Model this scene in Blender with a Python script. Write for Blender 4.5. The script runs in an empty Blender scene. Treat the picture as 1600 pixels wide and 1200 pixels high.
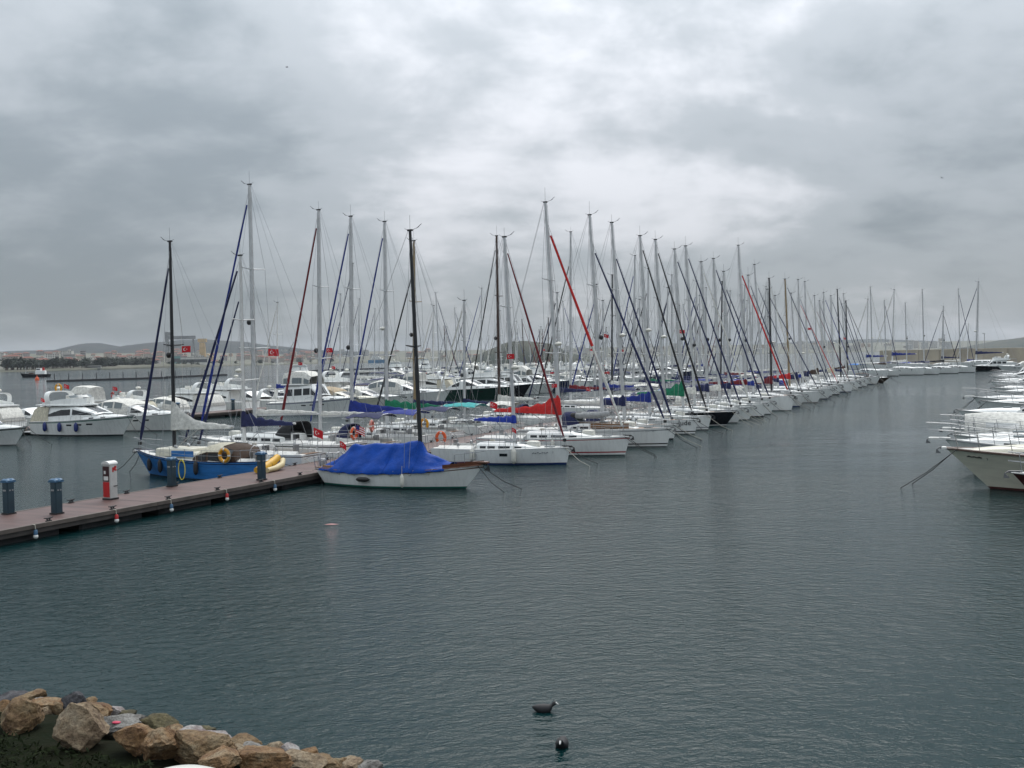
import bpy, bmesh, math, random
from mathutils import Vector, Matrix, noise as mnoise
R = math.radians
sc = bpy.context.scene
COL = sc.collection
rnd = random.Random(7)

# ------------------------------------------------------------------ camera
CAM = Vector((0.0, 0.0, 6.0))
PITCH = math.atan(41.0 / 1600.0)
ROLL = math.atan(0.0200)
_F = Vector((0, math.cos(PITCH), -math.sin(PITCH)))
_U0 = Vector((0, math.sin(PITCH), math.cos(PITCH)))
_R0 = Vector((1, 0, 0))
_Rv = _R0 * math.cos(ROLL) - _U0 * math.sin(ROLL)
_Uv = _U0 * math.cos(ROLL) + _R0 * math.sin(ROLL)
cam_d = bpy.data.cameras.new('camera')
cam_d.sensor_width = 36.0
cam_d.lens = 36.0
cam_d.clip_start = 0.1
cam_d.clip_end = 30000.0
cam = bpy.data.objects.new('camera', cam_d)
COL.objects.link(cam)
mw = Matrix.Identity(4)
for i in range(3):
    mw[i][0] = _Rv[i]; mw[i][1] = _Uv[i]; mw[i][2] = -_F[i]; mw[i][3] = CAM[i]
cam.matrix_world = mw
sc.camera = cam

# ------------------------------------------------------------------ world, sun, exposure
SUN_EL, SUN_AZ = R(52), R(10)          # azimuth from +Y towards +X
w = bpy.data.worlds.new('World'); sc.world = w; w.use_nodes = True
nt = w.node_tree
for n in list(nt.nodes): nt.nodes.remove(n)
def WN(t, **k):
    n = nt.nodes.new(t)
    for a, b in k.items(): setattr(n, a, b)
    return n
def wmath(op, a, b=None, clamp=False):
    n = WN('ShaderNodeMath', operation=op); n.use_clamp = clamp
    for i, v in enumerate((a, b)):
        if v is None: continue
        if isinstance(v, (int, float)): n.inputs[i].default_value = v
        else: nt.links.new(v, n.inputs[i])
    return n.outputs[0]
out = WN('ShaderNodeOutputWorld'); bg = WN('ShaderNodeBackground')
bg.inputs['Strength'].default_value = 0.1
sky = WN('ShaderNodeTexSky', sky_type='NISHITA', sun_disc=False)
sky.sun_elevation = SUN_EL; sky.sun_rotation = SUN_AZ
tc = WN('ShaderNodeTexCoord')
sx = WN('ShaderNodeSeparateXYZ'); nt.links.new(tc.outputs['Generated'], sx.inputs[0])
zc = wmath('MAXIMUM', sx.outputs[2], 0.0)
den = wmath('ADD', zc, 0.34)
cu = wmath('DIVIDE', sx.outputs[0], den); cv = wmath('DIVIDE', sx.outputs[1], den)
cb = WN('ShaderNodeCombineXYZ'); nt.links.new(cu, cb.inputs[0]); nt.links.new(cv, cb.inputs[1])
cb.inputs[2].default_value = 4.35
def cloud(scale, detail, rough, off, dist=0.0, src=None):
    m = WN('ShaderNodeMapping'); m.inputs['Location'].default_value = off
    m.inputs['Scale'].default_value = (0.85, 1.0, 1.0)
    nt.links.new((src or cb).outputs[0], m.inputs[0])
    n = WN('ShaderNodeTexNoise'); n.inputs['Scale'].default_value = scale
    n.inputs['Detail'].default_value = detail; n.inputs['Roughness'].default_value = rough
    n.inputs['Distortion'].default_value = dist
    nt.links.new(m.outputs[0], n.inputs['Vector'])
    return n
c1 = cloud(2.0, 8.0, 0.52, (2.1, 5.3, 0.0), 0.25).outputs['Fac']
c2 = cloud(5.6, 7.0, 0.55, (7.7, 1.9, 0.0), 0.2).outputs['Fac']
cm = wmath('ADD', wmath('MULTIPLY', c1, 0.68), wmath('MULTIPLY', c2, 0.32))
# broad thick and thin places of the cloud deck, with ragged edges
wob = WN('ShaderNodeTexNoise'); wob.inputs['Scale'].default_value = 5.0; wob.inputs['Detail'].default_value = 5.0; wob.inputs['Roughness'].default_value = 0.6
nt.links.new(tc.outputs['Generated'], wob.inputs['Vector'])
wv = WN('ShaderNodeVectorMath', operation='SUBTRACT'); nt.links.new(wob.outputs['Color'], wv.inputs[0]); wv.inputs[1].default_value = (0.5, 0.5, 0.5)
ws = WN('ShaderNodeVectorMath', operation='SCALE'); nt.links.new(wv.outputs[0], ws.inputs[0]); ws.inputs['Scale'].default_value = 0.26
wa = WN('ShaderNodeVectorMath', operation='ADD'); nt.links.new(tc.outputs['Generated'], wa.inputs[0]); nt.links.new(ws.outputs[0], wa.inputs[1])
wn_ = WN('ShaderNodeVectorMath', operation='NORMALIZE'); nt.links.new(wa.outputs[0], wn_.inputs[0])
def lobe_at(az, el, power, amp):
    d = Vector((math.sin(R(az)) * math.cos(R(el)), math.cos(R(az)) * math.cos(R(el)), math.sin(R(el))))
    n = WN('ShaderNodeVectorMath', operation='DOT_PRODUCT'); nt.links.new(wn_.outputs[0], n.inputs[0]); n.inputs[1].default_value = d
    return wmath('MULTIPLY', wmath('POWER', wmath('MAXIMUM', n.outputs['Value'], 0.0), power), amp)
for az, el_, pw, am in ((-19, 12, 75, -0.165), (-30, 9, 60, -0.06), (24, 11, 80, -0.13), (8, 13.0, 170, 0.135), (13, 15, 260, 0.05), (-3, 9.5, 420, 0.06), (1, 21, 90, -0.01), (22, 18, 70, 0.07), (-22, 19, 90, 0.08), (-6, 16, 120, 0.04), (-150, 30, 12, -0.08), (110, 40, 14, 0.06)):
    cm = wmath('ADD', cm, lobe_at(az, el_, pw, am))
ramp = WN('ShaderNodeValToRGB')
cr = ramp.color_ramp; cr.interpolation = 'EASE'
cr.elements[0].position = 0.32; cr.elements[0].color = (2.45, 2.80, 3.08, 1)
cr.elements[1].position = 0.68; cr.elements[1].color = (6.7, 6.85, 7.25, 1)
e = cr.elements.new(0.5); e.color = (3.85, 4.18, 4.5, 1)
nt.links.new(cm, ramp.inputs[0])
# overcast luminance: brighter towards the zenith, and where the sun sits behind the cloud
el = WN('ShaderNodeMapRange'); el.inputs['From Min'].default_value = 0.0; el.inputs['From Max'].default_value = 0.65
el.inputs['To Min'].default_value = 0.49; el.inputs['To Max'].default_value = 1.95
nt.links.new(zc, el.inputs['Value'])
sd = Vector((math.sin(SUN_AZ) * math.cos(SUN_EL), math.cos(SUN_AZ) * math.cos(SUN_EL), math.sin(SUN_EL)))
dt = WN('ShaderNodeVectorMath', operation='DOT_PRODUCT'); nt.links.new(tc.outputs['Generated'], dt.inputs[0])
dt.inputs[1].default_value = sd
lobe = wmath('MULTIPLY', wmath('POWER', wmath('MAXIMUM', dt.outputs['Value'], 0.0), 6.0), 0.25)
lum = wmath('ADD', el.outputs[0], lobe)
vm = WN('ShaderNodeVectorMath', operation='SCALE')
nt.links.new(ramp.outputs[0], vm.inputs[0]); nt.links.new(lum, vm.inputs['Scale'])
mx = WN('ShaderNodeMix', data_type='RGBA'); mx.inputs[0].default_value = 0.95
nt.links.new(sky.outputs[0], mx.inputs[6]); nt.links.new(vm.outputs[0], mx.inputs[7])
nt.links.new(mx.outputs[2], bg.inputs['Color']); nt.links.new(bg.outputs[0], out.inputs[0])

sun_d = bpy.data.lights.new('sun', 'SUN'); sun_d.energy = 1.5; sun_d.angle = R(40); sun_d.color = (1.0, 0.97, 0.93)
sun = bpy.data.objects.new('sun', sun_d); COL.objects.link(sun)
sun.rotation_euler = (-sd).to_track_quat('-Z', 'Y').to_euler()

sc.view_settings.view_transform = 'Standard'
sc.view_settings.look = 'None'
sc.view_settings.exposure = 0.45
sc.view_settings.gamma = 1.0
sc.view_settings.use_curve_mapping = False
sc.cycles.max_bounces = 6
sc.cycles.diffuse_bounces = 2
sc.cycles.glossy_bounces = 3
sc.cycles.transmission_bounces = 2
sc.cycles.volume_bounces = 1
sc.cycles.caustics_reflective = False
sc.cycles.use_denoising = True

# ------------------------------------------------------------------ picture <-> place
def pix(P):
    v = Vector(P) - CAM
    z = v.dot(_F)
    return 800 + 1600 * v.dot(_Rv) / z, 600 - 1600 * v.dot(_Uv) / z
def ray(px, py):
    return (_F + _Rv * ((px - 800) / 1600.0) + _Uv * ((600 - py) / 1600.0))
def at(px, py, z=0.0):                 # the point of height z seen at that pixel
    d = ray(px, py)
    return CAM + d * ((z - CAM.z) / d.z)
def at_dist(px, py, Y):                # the point at depth Y seen at that pixel
    d = ray(px, py)
    return CAM + d * (Y / d.y)
def top_z(x, y, py, lean=0.0):         # height above a ground point that reaches picture row py
    lo, hi = 0.0, 400.0
    for _ in range(40):
        m = (lo + hi) / 2
        if pix((x, y, m))[1] > py: lo = m
        else: hi = m
    return lo

# ------------------------------------------------------------------ materials
MATS = {}
def pm(name, col, rough=0.5, metal=0.0, var=0.0, vscale=3.0, bump=0.0, bscale=20.0, col2=None, stretch=None, spec=None, coat=0.0, lo=0.35, hi=0.65):
    if name in MATS: return MATS[name]
    m = bpy.data.materials.new(name); m.use_nodes = True
    t = m.node_tree; b = t.nodes['Principled BSDF']
    b.inputs['Base Color'].default_value = (*col, 1)
    b.inputs['Roughness'].default_value = rough
    b.inputs['Metallic'].default_value = metal
    if spec is not None: b.inputs['Specular IOR Level'].default_value = spec
    if coat: b.inputs['Coat Weight'].default_value = coat
    if var or bump or col2:
        c = t.nodes.new('ShaderNodeTexCoord')
        mp = t.nodes.new('ShaderNodeMapping')
        if stretch: mp.inputs['Scale'].default_value = stretch
        t.links.new(c.outputs['Object'], mp.inputs[0])
    if var or col2:
        n = t.nodes.new('ShaderNodeTexNoise'); n.inputs['Scale'].default_value = vscale
        n.inputs['Detail'].default_value = 5.0; n.inputs['Roughness'].default_value = 0.6
        t.links.new(mp.outputs[0], n.inputs['Vector'])
        r = t.nodes.new('ShaderNodeValToRGB')
        r.color_ramp.elements[0].position = lo; r.color_ramp.elements[1].position = hi
        if col2:
            r.color_ramp.elements[0].color = (*col, 1); r.color_ramp.elements[1].color = (*col2, 1)
        else:
            r.color_ramp.elements[0].color = (*[x * (1 - var) for x in col], 1)
            r.color_ramp.elements[1].color = (*[min(1, x * (1 + var * 0.5)) for x in col], 1)
        t.links.new(n.outputs['Fac'], r.inputs[0]); t.links.new(r.outputs[0], b.inputs['Base Color'])
    if bump:
        n2 = t.nodes.new('ShaderNodeTexNoise'); n2.inputs['Scale'].default_value = bscale
        n2.inputs['Detail'].default_value = 6.0
        t.links.new(mp.outputs[0], n2.inputs['Vector'])
        bp = t.nodes.new('ShaderNodeBump'); bp.inputs['Strength'].default_value = bump
        bp.inputs['Distance'].default_value = 0.1
        t.links.new(n2.outputs['Fac'], bp.inputs['Height']); t.links.new(bp.outputs[0], b.inputs['Normal'])
    MATS[name] = m
    return m

WHITE = pm('gelcoat_white', (0.80, 0.81, 0.79), 0.3, var=0.09, vscale=2.2, stretch=(2.2, 1.2, 0.45), lo=0.3, hi=0.55)
CREAM = pm('gelcoat_cream', (0.70, 0.67, 0.55), 0.35, var=0.12, vscale=1.4, stretch=(0.6, 1, 3))
DECKW = pm('deck_white', (0.66, 0.66, 0.63), 0.6, var=0.18, vscale=4.0)
DECKG = pm('deck_grey', (0.58, 0.58, 0.56), 0.6, var=0.15, vscale=4.0)
TEAK = pm('teak', (0.20, 0.105, 0.05), 0.6, var=0.35, vscale=6.0, stretch=(1, 8, 8))
VARN = pm('varnished_wood', (0.13, 0.045, 0.02), 0.3, var=0.4, vscale=6.0, stretch=(1, 8, 8))
BLACKH = pm('hull_black', (0.012, 0.012, 0.016), 0.22, var=0.2)
NAVYH = pm('hull_navy', (0.015, 0.025, 0.08), 0.25, var=0.2)
GREENH = pm('hull_dark_green', (0.012, 0.04, 0.032), 0.25, var=0.2)
BLUEH = pm('hull_sky_blue', (0.028, 0.175, 0.48), 0.45, var=0.3, vscale=1.8, stretch=(0.5, 1, 2.5))
MAROONH = pm('hull_maroon', (0.07, 0.014, 0.014), 0.3, var=0.3)
BROWNH = pm('hull_brown', (0.05, 0.028, 0.02), 0.35, var=0.3)
ANTIF = {'black': pm('antifoul_black', (0.02, 0.025, 0.028), 0.7, var=0.3),
         'blue': pm('antifoul_blue', (0.02, 0.05, 0.16), 0.7, var=0.3),
         'red': pm('antifoul_red', (0.08, 0.02, 0.018), 0.7, var=0.3),
         'green': pm('antifoul_green', (0.02, 0.05, 0.045), 0.7, var=0.3)}
STR = {'navy': pm('stripe_navy', (0.015, 0.03, 0.14), 0.35), 'red': pm('stripe_red', (0.34, 0.03, 0.035), 0.35),
       'black': pm('stripe_black', (0.015, 0.015, 0.018), 0.35), 'green': pm('stripe_green', (0.01, 0.12, 0.09), 0.35),
       'grey': pm('stripe_grey', (0.25, 0.26, 0.28), 0.35), 'blue': pm('stripe_blue', (0.02, 0.08, 0.4), 0.35)}
def canvas(n, c): return pm('canvas_' + n, c, 0.85, var=0.25, vscale=5.0, bump=0.35, bscale=7.0)
CV = {'navy': canvas('navy', (0.012, 0.018, 0.075)), 'blue': canvas('blue', (0.010, 0.028, 0.22)),
      'royal': canvas('royal', (0.012, 0.04, 0.33)), 'sky': canvas('sky', (0.03, 0.17, 0.5)), 'red': canvas('red', (0.55, 0.022, 0.02)),
      'maroon': canvas('maroon', (0.16, 0.012, 0.018)), 'green': canvas('green', (0.006, 0.17, 0.085)),
      'teal': canvas('teal', (0.03, 0.33, 0.33)), 'white': canvas('white', (0.68, 0.67, 0.62)),
      'cream': canvas('cream', (0.60, 0.56, 0.44)), 'beige': canvas('beige', (0.42, 0.33, 0.22)),
      'grey': canvas('grey', (0.33, 0.34, 0.34)), 'black': canvas('black', (0.015, 0.015, 0.018)),
      'brown': canvas('brown', (0.055, 0.032, 0.02)), 'darkgreen': canvas('darkgreen', (0.008, 0.05, 0.035))}
ALU = pm('aluminium', (0.60, 0.61, 0.61), 0.42, metal=0.35, var=0.12, vscale=2.0)
ALUW = pm('mast_white', (0.72, 0.72, 0.70), 0.4, var=0.1)
MBLACK = pm('mast_black', (0.02, 0.022, 0.025), 0.4)
MWOOD = pm('mast_wood', (0.30, 0.22, 0.12), 0.45, var=0.3, stretch=(8, 8, 1))
MDARKW = pm('mast_dark_wood', (0.06, 0.03, 0.02), 0.4, var=0.3, stretch=(8, 8, 1))
STEEL = pm('stainless', (0.33, 0.34, 0.35), 0.33, metal=0.8)
WIRE = pm('wire', (0.30, 0.31, 0.32), 0.4, metal=0.5)
DARK = pm('dark_fitting', (0.02, 0.02, 0.022), 0.5)
GLASS = pm('tinted_glass', (0.018, 0.022, 0.026), 0.06, spec=0.6)
GLASSL = pm('clear_vinyl', (0.16, 0.19, 0.20), 0.15)
GALV = pm('galvanised', (0.16, 0.165, 0.17), 0.5, metal=0.4)
VINYL = pm('vinyl_milky', (0.40, 0.42, 0.42), 0.25)
RUB = pm('rubber_black', (0.02, 0.02, 0.022), 0.6)
FENW = pm('fender_white', (0.66, 0.65, 0.58), 0.45, var=0.15)
FENB = pm('fender_blue', (0.015, 0.03, 0.16), 0.45)
ROPE = pm('rope_pale', (0.50, 0.47, 0.40), 0.9, bump=0.4, bscale=60)
ROPED = pm('rope_dark', (0.05, 0.05, 0.05), 0.9)
ORANGE = pm('lifebuoy_orange', (0.70, 0.10, 0.02), 0.55, var=0.15)
YELLOW = pm('lifebuoy_yellow', (0.72, 0.33, 0.015), 0.55, var=0.15)
REDP = pm('red_paint', (0.50, 0.018, 0.02), 0.45, var=0.15)
TAPE = pm('reflective_tape', (0.75, 0.75, 0.72), 0.4)
INKB = pm('lettering_black', (0.015, 0.015, 0.02), 0.4)
INKG = pm('lettering_grey', (0.16, 0.17, 0.19), 0.4)
FLAGR = pm('flag_red', (0.58, 0.012, 0.022), 0.8, var=0.15)
FLAGW = pm('flag_white', (0.78, 0.78, 0.76), 0.8)
FLAGB = pm('flag_blue', (0.02, 0.03, 0.18), 0.8)
GREYP = pm('grey_plastic', (0.36, 0.37, 0.38), 0.5, var=0.15)

# ------------------------------------------------------------------ mesh building
class MB:
    def __init__(s): s.V = []; s.Fc = []; s.M = []
    def add(s, vs, fs, m=0):
        o = len(s.V); s.V.extend(tuple(v) for v in vs)
        for i, f in enumerate(fs):
            s.Fc.append(tuple(o + k for k in f)); s.M.append(m[i] if isinstance(m, (list, tuple)) else m)
        return s
    def box(s, c, d, m=0, rz=0.0, ry=0.0, taper=1.0):
        x, y, z = d[0] / 2, d[1] / 2, d[2] / 2
        vs = []
        M = Matrix.Rotation(rz, 3, 'Z') @ Matrix.Rotation(ry, 3, 'Y')
        for k in (-1, 1):
            q = taper if k > 0 else 1.0
            for a, b in ((-1, -1), (1, -1), (1, 1), (-1, 1)):
                vs.append(Vector(c) + M @ Vector((a * x * q, b * y * q, k * z)))
        return s.add(vs, [(3, 2, 1, 0), (4, 5, 6, 7), (0, 1, 5, 4), (1, 2, 6, 5), (2, 3, 7, 6), (3, 0, 4, 7)], m)
    def bbox(s, c, d, bev, m=0, rz=0.0):
        # box with chamfered vertical edges and top
        x, y, z = d[0] / 2, d[1] / 2, d[2] / 2
        def oct(ix, iy, zz, b):
            X, Y = x - ix, y - iy
            return [(-X + b, -Y, zz), (X - b, -Y, zz), (X, -Y + b, zz), (X, Y - b, zz), (X - b, Y, zz), (-X + b, Y, zz), (-X, Y - b, zz), (-X, -Y + b, zz)]
        M = Matrix.Rotation(rz, 3, 'Z')
        rings = []
        for i, zz in ((0, -z), (0, z - bev), (bev * 0.3, z - bev * 0.3), (bev, z)):
            rings.append([Vector(c) + M @ Vector(p) for p in oct(i, i, zz, bev)])
        return s.loft(rings, True, m, cap=True)
    def tube(s, pts, r, n=6, m=0, cap=True):
        pts = [Vector(p) for p in pts]
        rs = r if isinstance(r, (list, tuple)) else [r] * len(pts)
        rings = []
        prev = None
        for i, p in enumerate(pts):
            d = (pts[min(i + 1, len(pts) - 1)] - pts[max(i - 1, 0)])
            d = d.normalized() if d.length > 1e-9 else Vector((0, 0, 1))
            if prev is None:
                a = Vector((0, 0, 1)) if abs(d.z) < 0.9 else Vector((1, 0, 0))
                x = d.cross(a).normalized()
            else:
                x = prev - d * prev.dot(d)
                x = x.normalized() if x.length > 1e-6 else d.orthogonal().normalized()
            prev = x
            y = d.cross(x)
            rings.append([p + (x * math.cos(2 * math.pi * k / n) + y * math.sin(2 * math.pi * k / n)) * rs[i] for k in range(n)])
        return s.loft(rings, True, m, cap)
    def loft(s, rings, closed=False, m=0, cap=False, colmat=None):
        n = len(rings[0]); vs = [p for r in rings for p in r]; fs = []; ms = []
        for i in range(len(rings) - 1):
            for k in range(n if closed else n - 1):
                k2 = (k + 1) % n
                fs.append((i * n + k, i * n + k2, (i + 1) * n + k2, (i + 1) * n + k))
                ms.append(colmat[k] if colmat else (m[i] if isinstance(m, (list, tuple)) else m))
        if cap:
            fs.append(tuple(range(n - 1, -1, -1))); ms.append(ms[0])
            fs.append(tuple((len(rings) - 1) * n + k for k in range(n))); ms.append(ms[-1])
        return s.add(vs, fs, ms)
    def ell(s, c, r, nu=10, nv=7, m=0):
        r = r if isinstance(r, (list, tuple)) else (r, r, r)
        rings = []
        for j in range(nv + 1):
            a = math.pi * j / nv - math.pi / 2
            q = max(math.cos(a), 0.02)
            rings.append([(c[0] + r[0] * q * math.cos(2 * math.pi * k / nu), c[1] + r[1] * q * math.sin(2 * math.pi * k / nu), c[2] + r[2] * math.sin(a)) for k in range(nu)])
        return s.loft(rings, True, m, True)
    def lathe(s, prof, c=(0, 0, 0), n=12, m=0):
        rings = [[(c[0] + max(q, 0.001) * math.cos(2 * math.pi * k / n), c[1] + max(q, 0.001) * math.sin(2 * math.pi * k / n), c[2] + z) for k in range(n)] for q, z in prof]
        return s.loft(rings, True, m, True)
    def torus(s, c, R_, r, axis='y', n=16, k=7, m=0, arc=(0, 2 * math.pi), mm=None):
        full = abs(arc[1] - arc[0] - 2 * math.pi) < 1e-6
        rings = []
        cnt = n if full else n
        for i in range(cnt + 1):
            a = arc[0] + (arc[1] - arc[0]) * i / cnt
            ring = []
            for j in range(k):
                b = 2 * math.pi * j / k
                q = R_ + r * math.cos(b); h = r * math.sin(b)
                if axis == 'y': p = (q * math.cos(a), h, q * math.sin(a))
                elif axis == 'x': p = (h, q * math.cos(a), q * math.sin(a))
                else: p = (q * math.cos(a), q * math.sin(a), h)
                ring.append((c[0] + p[0], c[1] + p[1], c[2] + p[2]))
            rings.append(ring)
        return s.loft(rings, True, mm if mm else m, False)
    def build(s, name, mats, parent=None, smooth=True, angle=42, kind=None):
        me = bpy.data.meshes.new(name)
        me.from_pydata(s.V, [], s.Fc)
        if not isinstance(mats, (list, tuple)): mats = [mats]
        for mt in mats: me.materials.append(mt)
        me.polygons.foreach_set('material_index', s.M)
        if smooth:
            me.polygons.foreach_set('use_smooth', [True] * len(me.polygons))
            me.set_sharp_from_angle(angle=R(angle))
        me.update()
        o = bpy.data.objects.new(name, me); COL.objects.link(o)
        if parent is not None: o.parent = parent
        if kind: o['kind'] = kind
        return o

def tag(o, label=None, cat=None, group=None, kind=None):
    if label: o['label'] = label
    if cat: o['category'] = cat
    if group: o['group'] = group
    if kind: o['kind'] = kind
    return o
def empty(name, loc=(0, 0, 0), rz=0.0, label=None, cat=None, group=None):
    o = bpy.data.objects.new(name, None); COL.objects.link(o)
    o.empty_display_size = 0.3
    o.location = loc; o.rotation_euler = (0, 0, rz)
    return tag(o, label, cat, group)
KIDS = {}
def copy_tree(o, parent=None):
    c = o.copy(); COL.objects.link(c)
    if parent is not None: c.parent = parent
    for ch in o.children: copy_tree(ch, c)
    return c
ORD = ['', 'first', 'second', 'third', 'fourth', 'fifth', 'sixth', 'seventh', 'eighth', 'ninth', 'tenth', 'eleventh', 'twelfth', 'thirteenth', 'fourteenth', 'fifteenth', 'sixteenth', 'seventeenth', 'eighteenth', 'nineteenth', 'twentieth',
       'twenty-first', 'twenty-second', 'twenty-third', 'twenty-fourth', 'twenty-fifth', 'twenty-sixth', 'twenty-seventh', 'twenty-eighth', 'twenty-ninth', 'thirtieth', 'thirty-first', 'thirty-second', 'thirty-third', 'thirty-fourth', 'thirty-fifth']
TEXTS = {}
def text_mesh(s, size, ext=0.004):
    if (s, size) in TEXTS: return TEXTS[(s, size)]
    cu_ = bpy.data.curves.new('lettering', 'FONT'); cu_.body = s; cu_.size = size; cu_.extrude = ext
    cu_.align_x = 'CENTER'; cu_.resolution_u = 2
    o = bpy.data.objects.new('lettering', cu_); COL.objects.link(o)
    bpy.context.view_layer.update()
    dg = bpy.context.evaluated_depsgraph_get()
    me = bpy.data.meshes.new_from_object(o.evaluated_get(dg))
    me.name = 'lettering'
    bpy.data.objects.remove(o); bpy.data.curves.remove(cu_)
    TEXTS[(s, size)] = me
    return me
for _t in (('Jude', 0.56), ('1', 0.17), ('T', 0.7)):
    text_mesh(*_t)

# ------------------------------------------------------------------ the marina's own axes
P0 = Vector((-9.8, 49.8)); UX = Vector((0.4254, 0.9050)); NX = Vector((0.9050, -0.4254))
ANG_N = math.atan2(NX.y, NX.x); ANG_U = math.atan2(UX.y, UX.x)
def Wp(s, p, z=0.0):
    q = P0 + UX * s + NX * p
    return Vector((q.x, q.y, z))
HAZE_D = 0.000038
# ------------------------------------------------------------------ hulls
class Hull:
    def __init__(s, L, B, Fb, Fs, ob=0.5, os_=0.2, sw=0.7, tm=0.42, eb=2.3, ew=1.7, sag=0.0, flare=0.75, wlf=0.88, blunt=0.03):
        s.L, s.B, s.Fb, s.Fs, s.ob, s.os, s.sw, s.tm, s.eb, s.ew, s.sag, s.flare, s.wlf, s.blunt = L, B, Fb, Fs, ob, os_, sw, tm, eb, ew, sag, flare, wlf, blunt
    def zs(s, t): return s.Fs + (s.Fb - s.Fs) * t ** 1.7 - s.sag * 4 * t * (1 - t)
    def _w(s, t, e):
        if t < s.tm: return s.sw + (1 - s.sw) * math.sin(math.pi / 2 * t / s.tm)
        return 1 - ((t - s.tm) / (1 - s.tm)) ** e
    def bd(s, t): return max(s.B / 2 * s._w(t, s.eb), s.blunt)
    def bw(s, t): return max(s.B / 2 * s.wlf * s._w(t, s.ew), s.blunt * 0.6)
    def pt(s, t, z):
        Z = s.zs(t); k = min(max(z, 0) / Z, 1.0)
        a = s.os * (1 - k); b = s.ob * (1 - k)
        if z < 0: b += -z * 1.2; a += -z * 1.5
        x = -s.L / 2 + a + t * (s.L - a - b)
        y = s.bw(t) + (s.bd(t) - s.bw(t)) * k ** s.flare
        if z < 0: y *= math.sqrt(max(0.0, 1 - (z / 0.55) ** 2))
        return x, y
    def side(s, t, z, sgn, off=0.0):
        x, y = s.pt(t, z); return Vector((x, sgn * (y + off), z))
    def rail(s, t, sgn, inset=0.0, dz=0.0):
        x, y = s.pt(t, s.zs(t)); return Vector((x, sgn * max(y - inset, 0.0), s.zs(t) + dz))
    def tx(s, x):                       # t at deck x
        return min(max((x + s.L / 2) / s.L, 0.0), 1.0)
    def ts(s, n=18): return [1 - (1 - i / n) ** 1.25 for i in range(n + 1)]

def build_hull(h, root, top, boot, bottom, stripe=None, cove=None, n=18, patch=None):
    # mats: 0 topsides, 1 boot-top, 2 bottom, 3 stripe, 4 cove line
    mats = [top, boot, bottom, stripe or top, cove or top]
    ts = h.ts(n); m = MB()
    absz = [-0.5, -0.25, 0.03, 0.10, 0.15, 0.23]
    fr = [0.42, 0.62, 0.8, 0.875, 0.925, 1.0]
    rowm = [2, 2, 1, 0, 3, 0, 0, 0, 0, 4, 0]
    for sgn in (-1, 1):
        rings = []
        for t in ts:
            Z = h.zs(t); zz = absz + [max(f * Z, 0.24 + 0.01 * i) for i, f in enumerate(fr)]
            rings.append([h.side(t, z, sgn) for z in zz])
        m.loft(rings, False, 0, False, rowm)
    Z = h.zs(0); zz = absz + [max(f * Z, 0.24 + 0.01 * i) for i, f in enumerate(fr)]
    for i in range(len(zz) - 1):        # transom
        a, b = h.side(0, zz[i], -1), h.side(0, zz[i + 1], -1); c, d = h.side(0, zz[i + 1], 1), h.side(0, zz[i], 1)
        m.add([a, b, c, d], [(0, 1, 2, 3)], rowm[i])
    for i in range(len(zz) - 1):        # stem
        a, b = h.side(1, zz[i], -1), h.side(1, zz[i + 1], -1); c, d = h.side(1, zz[i + 1], 1), h.side(1, zz[i], 1)
        m.add([a, b, c, d], [(0, 1, 2, 3)], rowm[i])
    return m.build('hull', mats, root, angle=50)

def build_deck(h, root, mat, well=None, wellmat=None, n=22):
    m = MB(); rings = []; wm = []
    ts = h.ts(n)
    if well:
        a, b, yw, dz, ch = well
        ts = sorted([t for t in ts if abs(t - a) > 0.012 and abs(t - b) > 0.012] + [a - 0.0005, a + 0.0005, b - 0.0005, b + 0.0005])
    for t in ts:
        if t < 0: continue
        x, y = h.pt(t, h.zs(t)); z = h.zs(t) - 0.02
        inw = well and well[0] < t < well[1]
        yy = min(well[2], y * 0.7) if well else y * 0.6
        c = 0.05 * min(1, y)
        half = [(y, z), (y * 0.9 if not well else max(yy + 0.12, y * 0.88), z + c * 0.4)]
        if inw: half += [(yy + 0.08, z + c + well[4]), (yy, z + c + well[4]), (yy - 0.05, z + 0.02 - well[3] * 0.45), (yy * 0.55, z + 0.02 - well[3] * 0.45), (yy * 0.5, z - well[3])]
        else: half += [(yy + 0.08, z + c * 0.7), (yy, z + c * 0.8), (yy * 0.9, z + c * 0.85), (yy * 0.55, z + c * 0.95), (yy * 0.5, z + c)]
        ring = [(x, -a_, b_) for a_, b_ in half] + [(x, a_, b_) for a_, b_ in reversed(half)]
        rings.append(ring)
    k = len(rings[0])
    cm = [0] * (k - 1)
    if wellmat:
        for i in (4, 5, 6, 7, 8): cm[i] = 1
    m.loft(rings, False, 0, False, cm)
    return m.build('deck', [mat, wellmat or mat], root, angle=35)

def rail_strip(h, root, mat, r=0.025, dz=0.02, name='toe_rail', t0=0.0, sq=False):
    m = MB()
    for sgn in (-1, 1):
        m.tube([h.rail(t0 + (1 - t0) * t, sgn, 0.02, dz) for t in h.ts(16)], r, 5)
    return m.build(name, mat, root)

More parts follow.
